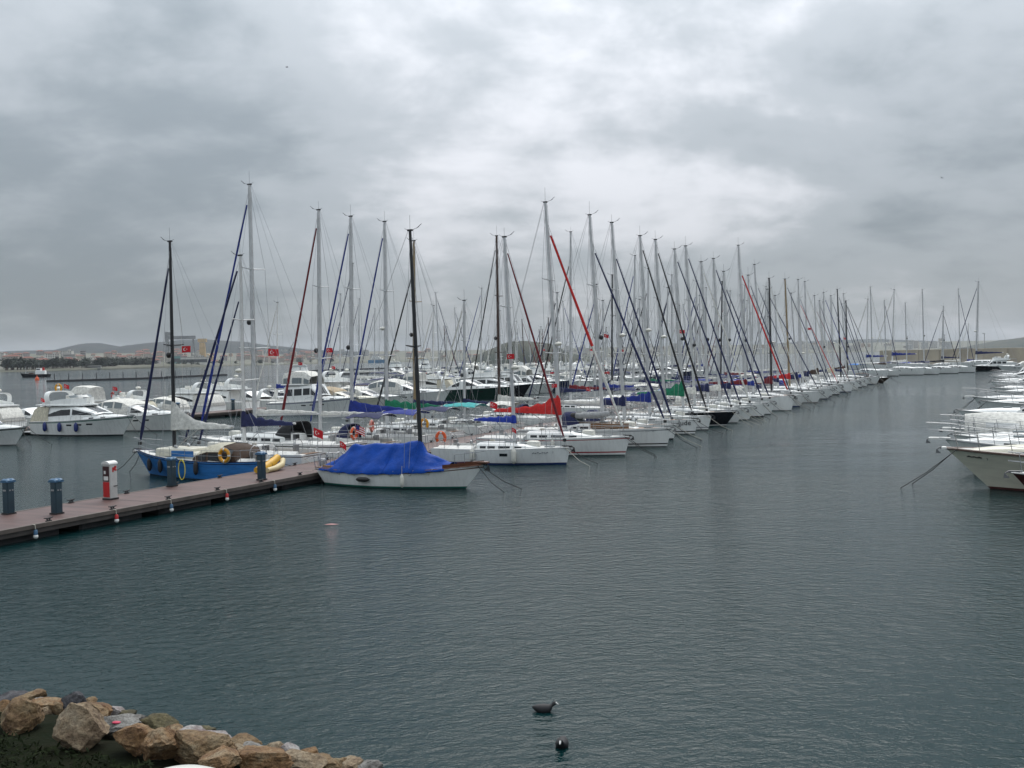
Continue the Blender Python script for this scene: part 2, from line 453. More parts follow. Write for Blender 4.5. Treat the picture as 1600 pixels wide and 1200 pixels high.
def panel(m, ring_a, ring_b, j, u0, u1, v0, v1, off=0.012, mat=0, ncol=1):
    # sub-rectangle of the quad between two sections, columns j..j+ncol, pushed out along its normal
    a, b, c, d = Vector(ring_a[j]), Vector(ring_b[j]), Vector(ring_b[j + ncol]), Vector(ring_a[j + ncol])
    def P(u, v): return (a * (1 - u) + b * u) * (1 - v) + (d * (1 - u) + c * u) * v
    q = [P(u0, v0), P(u1, v0), P(u1, v1), P(u0, v1)]
    nrm = (q[1] - q[0]).cross(q[3] - q[0])
    if nrm.length < 1e-9: nrm = (q[2] - q[1]).cross(q[3] - q[2])
    if nrm.length < 1e-9: return
    nrm.normalize()
    if nrm.dot((a + b + c + d) / 4 - panel.centre) < 0: nrm = -nrm
    top = [p + nrm * off for p in q]; bot = [p - nrm * 0.01 for p in q]
    m.add(top + bot, [(0, 1, 2, 3), (0, 1, 5, 4), (1, 2, 6, 5), (2, 3, 7, 6), (3, 0, 4, 7)], mat)
panel.centre = Vector((0, 0, 0.8))

def lifebuoy(loc, mat, rz, label, group=None, ry=0.0):
    m = MB(); m.torus((0, 0, 0), 0.3, 0.085, 'x', 20, 8, 0)
    o = m.build('lifebuoy', mat)
    for a in range(4):
        t = MB(); t.torus((0, 0, 0), 0.3, 0.09, 'x', 3, 8, 0, (a * math.pi / 2 - 0.12, a * math.pi / 2 + 0.12)); t.build('tape_band', TAPE, o)
    r = MB(); r.torus((0, 0, 0), 0.405, 0.012, 'x', 20, 5); r.build('grab_line', ROPE, o)
    o.location = loc; o.rotation_euler = (0, ry, rz)
    return tag(o, label, 'lifebuoy', group)
def horseshoe(loc, mat, rz, label, group=None):
    m = MB()
    n = 14; rings = []
    for i in range(n + 1):
        a = -0.75 * math.pi / 1.0 + (1.5 * math.pi) * i / n + math.pi / 2
        rings.append([(0.07 * math.cos(b), (0.24 + 0.09 * math.sin(b)) * math.cos(a), (0.3 + 0.09 * math.sin(b)) * math.sin(a)) for b in [2 * math.pi * k / 8 for k in range(8)]])
    m.loft(rings, True, 0, True)
    o = m.build('lifebuoy', mat)
    t = MB(); t.box((0.075, 0, 0.3), (0.012, 0.12, 0.1)); t.build('tape_band', TAPE, o)
    o.location = loc; o.rotation_euler = (0, 0, rz)
    return tag(o, label, 'lifebuoy', group)
def fender(loc, mat, rz, label, L=0.6, r=0.12, group=None, horiz=False, rope=0.45):
    m = MB()
    m.lathe([(0.02, -L / 2 - 0.05), (0.045, -L / 2 - 0.03), (r * 0.75, -L / 2 + 0.03), (r, -L / 2 + r), (r, L / 2 - r), (r * 0.75, L / 2 - 0.03), (0.045, L / 2 + 0.03), (0.03, L / 2 + 0.07)], n=12)
    o = m.build('fender', mat)
    if not horiz:
        t = MB(); t.tube([(0, 0, L / 2 + 0.05), (0, 0.02, L / 2 + rope)], 0.012, 5); t.build('lanyard', ROPE, o)
    o.location = loc
    o.rotation_euler = (0, R(90), rz) if horiz else (0, 0, rz)
    return tag(o, label, 'fender', group)

# ------------------------------------------------------------------ flags
def star_pts(c, r, k=5, a0=math.pi):
    return [(c[0] + (r if i % 2 == 0 else r * 0.40) * math.cos(a0 + i * math.pi / k), c[1] + (r if i % 2 == 0 else r * 0.40) * math.sin(a0 + i * math.pi / k)) for i in range(2 * k)]
def flag(loc, rz, L, label, droop=0.0, group='red flags with a white crescent and star', seed=0, staff=0.0, us=False):
    H = L * 0.66
    rr = random.Random(seed); ph = rr.random() * 6
    def f(u, v):       # u along the fly, v down the hoist
        a = 0.10 * L * u * math.sin(5.0 * u + ph + v * 0.8) + 0.03 * L * u * math.sin(11 * u + ph * 2)
        x = u * L * (1 - 0.45 * droop); z = -v * H - droop * L * 0.62 * u ** 1.5 + 0.02 * L * math.sin(4 * u + ph)
        return Vector((x, a, z))
    m = MB(); nu, nv = 12, 8
    rings = [[f(i / nu, j / nv) for j in range(nv + 1)] for i in range(nu + 1)]
    cm = None; mats = FLAGR
    if us:
        mats = [FLAGR, FLAGW]; nv = 7
        rings = [[f(i / nu, j / nv) for j in range(nv + 1)] for i in range(nu + 1)]; cm = [0, 1, 0, 1, 0, 1, 0]
    m.loft(rings, False, 0, False, cm)
    o = m.build('flag', mats)
    def patch(polys, name, mat):
        q = MB()
        for sgn in (-1, 1):
            for poly in polys:
                vs = []
                for (u, v) in poly:
                    p = f(u, v); du = (f(u + .01, v) - p); dv = (f(u, v + .01) - p); nn = du.cross(dv).normalized()
                    vs.append(p + nn * 0.006 * sgn)
                q.add(vs, [tuple(range(len(vs)))])
        q.build(name, mat, o, smooth=False)
    if us:
        patch([[(0.0, 0.0), (0.2, 0), (0.4, 0.0), (0.4, 0.27), (0.4, 0.55), (0.2, 0.55), (0.0, 0.55), (0, 0.27)]], 'canton', FLAGB)
    else:
        # crescent as quads between the outer and the inner arc, in units of hoist
        k = 0.66; polys = []
        def O(a): return ((0.5 * k + 0.25 * k * math.cos(a)) , 0.5 + 0.25 * math.sin(a))
        def I(a): return ((0.5625 * k + 0.2 * k * math.cos(a)), 0.5 + 0.2 * math.sin(a))
        aa = [R(38) + (R(322) - R(38)) * i / 16 for i in range(17)]; bb = [R(50) + (R(310) - R(50)) * i / 16 for i in range(17)]
        for i in range(16): polys.append([O(aa[i]), O(aa[i + 1]), I(bb[i + 1]), I(bb[i])])
        patch(polys, 'crescent', FLAGW)
        st = [(u * k, v) for u, v in star_pts((0.80, 0.5), 0.125)]
        c = (0.80 * k, 0.5)
        patch([[c, st[i], st[(i + 1) % 10]] for i in range(10)], 'star', FLAGW)
    if not staff:
        s = MB(); s.tube([(-0.01, 0, 1.6), (-0.01, 0, 0), (-0.01, 0, -H), (-0.01, 0, -3.2)], 0.006, 4); s.build('halyard', ROPE, o)
    if staff:
        s = MB(); s.tube([(-0.02, 0, 0.05), (-0.02 - 0.1 * staff, 0, -staff)], 0.014, 6); s.build('staff', STEEL, o)
    o.location = loc; o.rotation_euler = (0, 0, rz)
    return tag(o, label, 'flag', group)

# ------------------------------------------------------------------ sailing yachts
def anchor(root, x, z, mat=None, s=1.0):
    m = MB()
    m.tube([(x - 0.45 * s, 0, z + 0.05), (x + 0.10 * s, 0, z + 0.04), (x + 0.22 * s, 0, z - 0.05 * s)], 0.03 * s, 5)
    m.add([(x + 0.26 * s, 0, z - 0.02), (x + 0.30 * s, 0, z - 0.26 * s), (x + 0.06 * s, 0.11 * s, z - 0.24 * s), (x + 0.06 * s, -0.11 * s, z - 0.24 * s), (x + 0.16 * s, 0, z - 0.12 * s)],
          [(0, 1, 2), (0, 3, 1), (1, 4, 2), (1, 3, 4), (0, 2, 4), (0, 4, 3)])
    m.box((x - 0.12 * s, 0, z + 0.0), (0.45 * s, 0.12 * s, 0.05))
    return m.build('anchor', mat if mat is DARK else GALV, root)

def sailboat(x, y, rz, label=None, group='sailing yachts', L=10.5, B=3.4, Fb=1.25, Fs=1.0, mast_z=14.5, mast_t=0.6, rake=0.035,
             top=None, boot=None, bottom='black', stripe=None, cove=None, cover=None, peak=0.15, jib=None, jibw=0.075, jib_frac=0.97,
             jib2=None, mast=None, bimini=None, hood=None, deck=None, rail=None, ob=0.45, os_=0.1, sw=0.72, sag=0.0, hi=True, seed=0,
             boom=True, window=True, anch=True, lines=True, cabin_mat=None, spread=2, boomlen=None, fl=0.88, arch=False, canopyh=None, cover_h=0.30, eb=2.3, rails=True):
    r = random.Random(seed)
    top = top or WHITE; mast = mast or ALU; deck = deck or DECKW
    root = empty('sailing_yacht', (x, y, 0), rz, label, 'sailing yacht', group)
    h = Hull(L, B, Fb, Fs, ob, os_, sw, sag=sag, eb=eb)
    root['hull_len'] = L
    build_hull(h, root, top, boot or top, ANTIF[bottom], stripe, cove, 18 if hi else 11)
    build_deck(h, root, deck, (0.05, 0.34, B * 0.24, 0.45, 0.14), TEAK if r.random() < 0.5 else deck, 20 if hi else 12)
    rail_strip(h, root, rail or ALU, 0.03 if rail else 0.02, 0.015)
    zc = lambda t: h.zs(t) - 0.02
    # coachroof
    hc = 0.44 * L / 10.5
    secs = []
    prof = [(0.345, 0.55, 0.98), (0.36, 0.56, 1.0), (0.5, 0.57, 0.98), (0.62, 0.53, 0.86), (0.70, 0.46, 0.62), (0.77, 0.34, 0.30), (0.80, 0.24, 0.04)]
    for t, wf, hf in prof:
        xx = -L / 2 + L * t; yb = h.bd(t) * wf + 0.03; z0 = zc(t) - 0.03; hh = hc * hf
        secs.append([(xx, -yb, z0), (xx, -yb * 0.95, z0 + hh * 0.72), (xx, -yb * 0.82, z0 + hh * 0.98), (xx, -yb * 0.4, z0 + hh * 1.1), (xx, 0, z0 + hh * 1.14),
                     (xx, yb * 0.4, z0 + hh * 1.1), (xx, yb * 0.82, z0 + hh * 0.98), (xx, yb * 0.95, z0 + hh * 0.72), (xx, yb, z0)])
    m = MB(); m.loft(secs, False, 0, False)
    m.add(secs[0], [tuple(range(9))]); cab = m.build('cabin', cabin_mat or (top if top in (WHITE, CREAM) else WHITE), root, angle=38)
    if window:
        panel.centre = Vector((0, 0, zc(0.5)))
        for a, b, u0, u1 in ((1, 2, 0.1, 0.42), (1, 2, 0.52, 0.92), (2, 3, 0.12, 0.8), (3, 4, 0.1, 0.7)):
            for j in (0, 7):
                q = MB(); v0, v1 = (0.3, 0.82)
                if j == 7: v0, v1 = 1 - v1, 1 - v0
                panel(q, secs[a], secs[b], j, u0, u1, v0, v1)
                q.build('window', GLASS, cab, smooth=False)
        for t_, w_ in ((0.56, 0.5), (0.66, 0.44)) if hi else ():
            q = MB(); q.bbox((-L / 2 + L * t_, 0, zc(t_) + hc * (1.06 if t_ < .6 else 0.82)), (0.5, w_, 0.06), 0.03); q.build('hatch', GLASSL, cab, angle=30)
        q = MB(); q.box((-L / 2 + L * 0.345 - 0.012, 0, zc(0.345) + hc * 0.45), (0.03, 0.6, hc * 0.9)); q.build('companionway', DARK, cab, smooth=False)
        if hi:
            q = MB()
            for sgn in (-1, 1):
                q.tube([(secs[1][3][0], sgn * h.bd(0.4) * 0.42, secs[1][3][2] + 0.04), (secs[3][3][0], sgn * h.bd(0.6) * 0.34, secs[3][3][2] + 0.05)], 0.02, 5)
            q.build('grab_rail', TEAK if r.random() < 0.4 else STEEL, cab)
    # mast, spreaders, standing rigging
    mx = -L / 2 + L * mast_t; mz = zc(mast_t) + hc * 0.95
    mt = Vector((mx - (mast_z - mz) * rake, 0, mast_z))
    def mp(f): return Vector((mx, 0, mz)).lerp(mt, f)
    m = MB(); k = 0.095 * (mast_z / 15) ** 0.7
    rings = []
    for f in (0, 0.25, 0.5, 0.75, 0.9, 1.0):
        q = mp(f); rk = k * (1.0 - 0.35 * f ** 2)
        rings.append([(q.x + rk * 1.35 * math.cos(a), q.y + rk * math.sin(a), q.z) for a in [2 * math.pi * i / 10 for i in range(10)]])
    m.loft(rings, True, 0, True); mo = m.build('mast', mast, root)
    if rails and (hi or seed % 3 == 0):
        m = MB(); q = mp(0.36 + 0.12 * r.random()) + Vector((k * 1.3 + 0.14, 0, 0)); m.box(q - Vector((0.1, 0, 0.05)), (0.22, 0.06, 0.05)); m.ell(q, (0.15, 0.15, 0.17) if seed % 2 else (0.24, 0.24, 0.13), 10, 6); m.build('radar_dome', DARK if seed % 2 else FENW, mo)
        m = MB(); m.tube([mp(0.97) + Vector((-k * 1.6, 0.04, 0)), mp(0.03) + Vector((-k * 2.4, 0.07, 0))], 0.009, 4); m.tube([mp(0.99) + Vector((k * 1.5, -0.05, 0)), mp(0.02) + Vector((k * 2.6, -0.1, 0))], 0.009, 4); m.build('halyard', ROPED, mo)
    chain_t = mast_t - 0.035
    cp = [h.rail(chain_t, sg, 0.1, 0.0) for sg in (-1, 1)]
    sprs = [0.34, 0.66] if spread == 2 else [0.5]
    tips = {}
    for f in sprs:
        q = mp(f); sl = h.bd(mast_t) * (0.80 if f < 0.5 else 0.62)
        m = MB()
        for sg in (-1, 1):
            m.tube([q, q + Vector((-0.12, sg * sl, 0.06))], [0.045, 0.03], 5); tips[(f, sg)] = q + Vector((-0.12, sg * sl, 0.06))
        m.build('spreader', mast, mo)
    for i, sg in enumerate((-1, 1)):
        m = MB(); m.tube([cp[i]] + [tips[(f, sg)] for f in sprs] + [mp(0.985)], 0.011, 4); m.build('shroud', WIRE, root)
        m = MB(); m.tube([cp[i] + Vector((0.25, 0, 0)), mp(sprs[0] - 0.01)], 0.010, 4); m.tube([tips[(sprs[0], sg)], mp(sprs[-1] - 0.01)], 0.009, 4); m.build('lower_shroud', WIRE, root)
    bs = MB(); bs.tube([Vector((-L / 2 + 0.1, 0, h.zs(0) + 0.1)), mt + Vector((-0.12, 0, -0.02))], 0.010, 4); bs.build('backstay', WIRE, root)
    bow = h.rail(0.975, 1); bow.y = 0
    hd = mp(jib_frac)
    fs = MB(); fs.tube([bow, hd + Vector((0.1, 0, 0))], 0.012, 4); fs.build('forestay', WIRE, root)
    m = MB()
    m.tube([mt + Vector((-0.02, 0.03, 0)), mt + Vector((-0.02, 0.03, 0.55 + r.random() * 0.4))], 0.008, 4)
    m.tube([mt, mt + Vector((0.5, 0.0, 0.16))], 0.010, 4); m.tube([mt + Vector((0.36, 0, 0.10)), mt + Vector((0.62, 0.02, 0.30))], 0.014, 4)
    m.tube([mt + Vector((-0.3, 0, 0.12)), mt + Vector((0, 0, 0.02))], 0.01, 4); m.box(mt + Vector((0, 0, 0.03)), (0.26, 0.12, 0.08))
    m.build('masthead_instrument', DARK, mo)
    def furl(a, b, w0, mat, nm='furled_headsail'):
        m = MB(); n = 14
        pts = [a.lerp(b, 0.05 + 0.90 * i / n) for i in range(n + 1)]
        rs = [w0 * (1.15 - 0.62 * i / n) * (1 + 0.07 * math.sin(i * 2.1 + seed)) for i in range(n + 1)]
        rs[0] *= 0.5
        m.tube(pts, rs, 7); o = m.build(nm, mat, root)
        d = MB(); p = a.lerp(b, 0.035); d.lathe([(0.03, -0.1), (0.11, -0.08), (0.11, 0.08), (0.03, 0.1)], p, 8); d.build('furler_drum', DARK, o)
        return o
    if jib is not None:
        if isinstance(jib, tuple):      # sail rolled with its coloured edge showing only on part of the length
            c = bow.lerp(hd, 0.42)
            m = MB(); m.tube([bow.lerp(hd, 0.05 + 0.4 * i / 6) for i in range(7)], [jibw * 0.75 + jibw * 0.3 * (i == 3) for i in range(7)], 7); m.build('furled_headsail', jib[1], root)
            m = MB(); m.tube([bow.lerp(hd, 0.42 + 0.53 * i / 7) for i in range(8)], [jibw * (1.0 - 0.3 * i / 7) for i in range(8)], 7); m.build('furled_headsail', jib[0], root)
            m = MB(); m.tube([bow.lerp(hd, 0.06 + 0.4 * i / 6) + Vector((-jibw * 0.9, 0.03, 0)) for i in range(7)], 0.022, 5); m.build('sail_edge', jib[0], root)
        else: furl(bow, hd, jibw, jib)
    if jib2 is not None:
        b2 = h.rail(0.86, 1); b2.y = 0
        furl(b2, mp(0.80), jibw * 0.9, jib2)
    # boom and mainsail
    bz = mz + 1.05 + r.random() * 0.15; g = mp((bz - mz) / (mast_z - mz)); bl = boomlen or L * 0.40
    if boom:
        be = Vector((g.x - bl, 0, bz + 0.05 + r.random() * 0.15))
        m = MB(); m.tube([g + Vector((-0.08, 0, 0)), be], [0.075, 0.06], 8); m.build('boom', mast if mast is not MBLACK else ALU, root)
        m = MB(); m.tube([be + Vector((0.2, 0, -0.05)), Vector((be.x + 0.15, 0.02, h.zs(0.2) + 0.1))], 0.014, 4)
        m.tube([be + Vector((bl * 0.55, 0, -0.06)), Vector((mx - 0.15, 0, mz + 0.05))], 0.022, 4); m.build('mainsheet', WIRE, root)
        m = MB(); m.tube([be, mt + Vector((-0.08, 0, -0.05))], 0.008, 4); m.build('topping_lift', WIRE, root)
        if cover is not None:
            m = MB(); rings = []; n = 16
            for i in range(n + 1):
                u = i / n; c = g.lerp(be, 0.015 + 0.95 * u)
                hh = (cover_h * (1 - u) ** 0.7 + 0.13) + peak * max(0, 1 - u * 1.75) ** 2.1
                ww = 0.13 * (1 - 0.45 * u) + 0.03 + 0.05 * max(0, 1 - u * 5)
                lump = 1 + 0.10 * math.sin(i * 1.9 + seed) + 0.06 * math.sin(i * 4.3)
                ring = []
                for a in range(9):
                    th = math.pi * a / 8
                    ring.append((c.x, -ww * lump * math.cos(th) * (1 - 0.25 * math.sin(th)), c.z - 0.09 + (hh * lump) * math.sin(th) + 0.015 * math.sin(i * 3 + a)))
                rings.append(ring)
            m.loft(rings, True, 0, True); sc_ = m.build('sail_cover', cover, root, angle=70)
            m = MB(); m.tube([mp((bz - mz - 0.12) / (mast_z - mz)), mp((bz - mz + cover_h * 0.8 + peak * 0.8) / (mast_z - mz)), mp((bz - mz + cover_h + peak + 0.08) / (mast_z - mz))], [0.17, 0.15, 0.10], 9); m.build('mast_collar', cover, sc_)
        elif hi or True:
            m = MB(); rings = []
            for i in range(13):
                u = i / 12; c = g.lerp(be, 0.03 + 0.93 * u); hh = 0.2 * (1 - u) ** .6 + 0.07; ww = 0.10 * (1 - 0.4 * u)
                rings.append([(c.x, -ww * math.cos(math.pi * a / 6), c.z + 0.05 + hh * math.sin(math.pi * a / 6) * (1 + .12 * math.sin(i * 2.3))) for a in range(7)])
            m.loft(rings, True, 0, True); m.build('flaked_mainsail', CV['white'], root, angle=70)
    # pulpit, pushpit, guard rails
    m = MB()
    tp = [0.86, 0.90, 0.94, 0.975, 1.0]
    top_r = [h.rail(t, -1, 0.06, 0.62) for t in tp] ; tr2 = [h.rail(t, 1, 0.06, 0.62) for t in reversed(tp)]
    loop = top_r[:-1] + [Vector((L / 2 + 0.08, -0.12, h.Fb + 0.64)), Vector((L / 2 + 0.08, 0.12, h.Fb + 0.64))] + tr2[1:]
    m.tube(loop, 0.016, 5)
    for t in (0.86, 0.945):
        for sg in (-1, 1): m.tube([h.rail(t, sg, 0.06, 0), h.rail(t, sg, 0.06, 0.62)], 0.014, 5)
    m.tube([h.rail(0.86, -1, .06, .32), h.rail(0.945, -1, .06, .32)], .011, 4); m.tube([h.rail(0.86, 1, .06, .32), h.rail(0.945, 1, .06, .32)], .011, 4)
    m.build('pulpit', STEEL, root)
    m = MB()
    for sg in (-1, 1):
        m.tube([h.rail(0.12, sg, 0.07, 0.62), h.rail(0.02, sg, 0.08, 0.62), Vector((-L / 2 + 0.06, sg * h.bd(0) * 0.4, h.Fs + 0.62))], 0.016, 5)
        for t in (0.12, 0.02): m.tube([h.rail(t, sg, 0.07, 0), h.rail(t, sg, 0.07, 0.62)], 0.014, 5)
        m.tube([Vector((-L / 2 + 0.06, sg * h.bd(0) * 0.4, h.Fs)), Vector((-L / 2 + 0.06, sg * h.bd(0) * 0.4, h.Fs + 0.62))], 0.014, 5)
    m.tube([Vector((-L / 2 + 0.06, -h.bd(0) * 0.4, h.Fs + 0.30)), Vector((-L / 2 + 0.06, h.bd(0) * 0.4, h.Fs + 0.30))], 0.011, 4)
    m.build('pushpit', STEEL, root)
    posts = [0.24, 0.36, 0.48, 0.6, 0.73]
    for sg in (-1, 1) if rails else ():
        m = MB()
        for dz in (0.6, 0.32): m.tube([h.rail(t, sg, 0.06, dz) for t in [0.12] + posts + [0.86]], 0.008, 4)
        m.build('lifeline', WIRE, root)
        for t in posts if hi else posts[::2]:
            m = MB(); m.tube([h.rail(t, sg, 0.06, 0), h.rail(t, sg, 0.06, 0.62)], 0.014, 4); m.build('stanchion', STEEL, root)
    if hi:
        # wheel or tiller, winches
        m = MB(); wx = -L / 2 + L * 0.11; m.torus((wx, 0, zc(0.1) + 0.38), 0.42, 0.018, 'x', 18, 5)
        m.box((wx + 0.16, 0, zc(.1) + 0.1), (0.22, 0.22, 0.75)); m.build('steering_wheel', STEEL, root)
        for sg in (-1, 1):
            m = MB(); m.lathe([(0.09, 0), (0.07, 0.06), (0.08, 0.16), (0.03, 0.18)], (-L / 2 + L * 0.2, sg * (B * 0.24 + 0.04), zc(0.2) + 0.18), 10); m.build('winch', STEEL, root)
        m = MB(); m.box((-L / 2 + L * 0.85, 0, zc(0.85) + 0.06), (0.5, 0.42, 0.05)); m.build('foredeck_hatch', GLASSL, root)
    if hi and rails:
        m = MB(); m.bbox((-L / 2 + L * 0.73, 0.0, zc(0.73) + hc * 0.72), (0.75, 0.5, 0.30), 0.1); m.build('liferaft_canister', FENW, root, angle=30)
        for sg in (-1, 1):
            m = MB(); vx, vy, vz = -L / 2 + L * 0.63, sg * h.bd(0.63) * 0.36, zc(0.63) + hc * 0.86
            m.tube([(vx, vy, vz), (vx, vy, vz + 0.16), (vx + 0.05, vy, vz + 0.24), (vx + 0.15, vy, vz + 0.26)], [0.05, 0.05, 0.07, 0.09], 8); m.build('cowl_vent', STEEL, root)
        m = MB()
        for q in range(3): m.torus((-L / 2 + L * 0.40, B * 0.1, zc(0.4) + hc * 1.12 + 0.03 * q), 0.13 - 0.01 * q, 0.022, 'z', 14, 5)
        m.build('rope_coil', ROPE, root)
    if anch: anchor(root, L / 2 - 0.02, h.Fb + 0.02, DARK if r.random() < 0.35 else STEEL, 0.85 + 0.4 * r.random())
    if lines:
        for sg in (-1, 1):
            m = MB(); a = h.rail(0.97, sg, 0.02, 0.0); e = Vector((L / 2 + 1.1 + r.random() * 1.2, sg * (0.5 + 0.4 * r.random()), -0.15))
            m.tube([a, a.lerp(e, 0.5) + Vector((-0.06, 0, -0.12)), e], 0.02, 5); m.build('mooring_line', ROPED if r.random() < 0.6 or not rails else ROPE, root)
        for sg in (-1, 1):
            m = MB(); a = Vector((-L / 2 + 0.15, sg * h.bd(0) * 0.8, h.Fs)); e = Vector((-L / 2 - 0.62, sg * h.bd(0) * 1.05, 0.6)); m.tube([a, a.lerp(e, .5) - Vector((0, 0, .08)), e], 0.016, 5); m.build('stern_line', ROPED if r.random() < .5 else ROPE, root)
    def hoop(m, xx, yw, z0, z1, r_=0.016, lean=0.0):
        pts = []
        for i in range(11):
            a = math.pi * i / 10
            pts.append((xx + lean * math.sin(a), -yw * (abs(math.cos(a)) ** 0.6) * (1 if math.cos(a) > 0 else -1), z0 + (z1 - z0) * math.sin(a) ** 0.55))
        m.tube(pts, r_, 5); return pts
    if bimini is not None:
        z1 = h.zs(0.15) + (canopyh or 1.75); xs = [-L / 2 + L * q for q in (0.03, 0.12, 0.22, 0.31)]; yw = B * 0.36
        m = MB(); rings = []
        for i in range(9):
            xx = xs[0] + (xs[-1] - xs[0]) * i / 8; sagz = -0.05 * math.sin(math.pi * 3 * i / 8) ** 2 - 0.12 * (2 * i / 8 - 1) ** 2
            rings.append([(xx, yw * q, z1 + sagz - 0.22 * abs(q) ** 2.2 + 0.02 * math.sin(i * 2 + q * 5 + seed)) for q in (-1, -0.8, -0.5, 0, 0.5, 0.8, 1)])
        rings2 = [[(a, b, c + 0.02) for a, b, c in rg] for rg in rings]
        m.loft(rings, False); m.loft(rings2, False)
        bo = m.build('bimini', bimini, root, angle=70)
        m = MB()
        for i, xx in enumerate(xs): hoop(m, (xs[1] + xs[2]) / 2 * 0.5 + xx * 0.5, yw, h.zs(.15) + 0.15, z1 - 0.06, lean=(xx - (xs[1] + xs[2]) / 2) * 0.5)
        m.build('bimini_frame', STEEL, bo)
    if hood is not None:
        zb = zc(0.36) + hc * 0.9; xa = -L / 2 + L * 0.31; yw = B * 0.27
        m = MB(); rings = []
        for i, (dx, hh, wf) in enumerate(((0.0, 0.78, 1.0), (0.35, 0.80, 1.0), (0.75, 0.62, 0.96), (1.15, 0.12, 0.9))):
            ring = []
            for k_ in range(13):
                a = math.pi * k_ / 12
                ring.append((xa + dx * L / 10.5, -yw * wf * (abs(math.cos(a)) ** 0.5) * (1 if math.cos(a) > 0 else -1), zb - 0.3 + (hh + 0.3) * math.sin(a) ** 0.5))
            rings.append(ring)
        m.loft(rings, False); sh = m.build('sprayhood', hood, root, angle=60)
        panel.centre = Vector((xa, 0, zb))
        for j0, j1 in ((3, 6), (6, 9)):
            q = MB()
            for j in range(j0, j1): panel(q, rings[2], rings[3], j, 0.15, 0.85, 0.02, 0.98, 0.01)
            q.build('sprayhood_window', GLASSL, sh, smooth=False)
    if arch:
        m = MB(); xx = -L / 2 + 0.35
        for dx in (0, 0.35): hoop(m, xx + dx, B * 0.36, h.zs(0), h.zs(0) + 1.9, 0.022)
        m.box((xx + 0.17, 0, h.zs(0) + 1.93), (0.9, 1.3, 0.04)); m.build('stern_arch', STEEL, root)
    return root

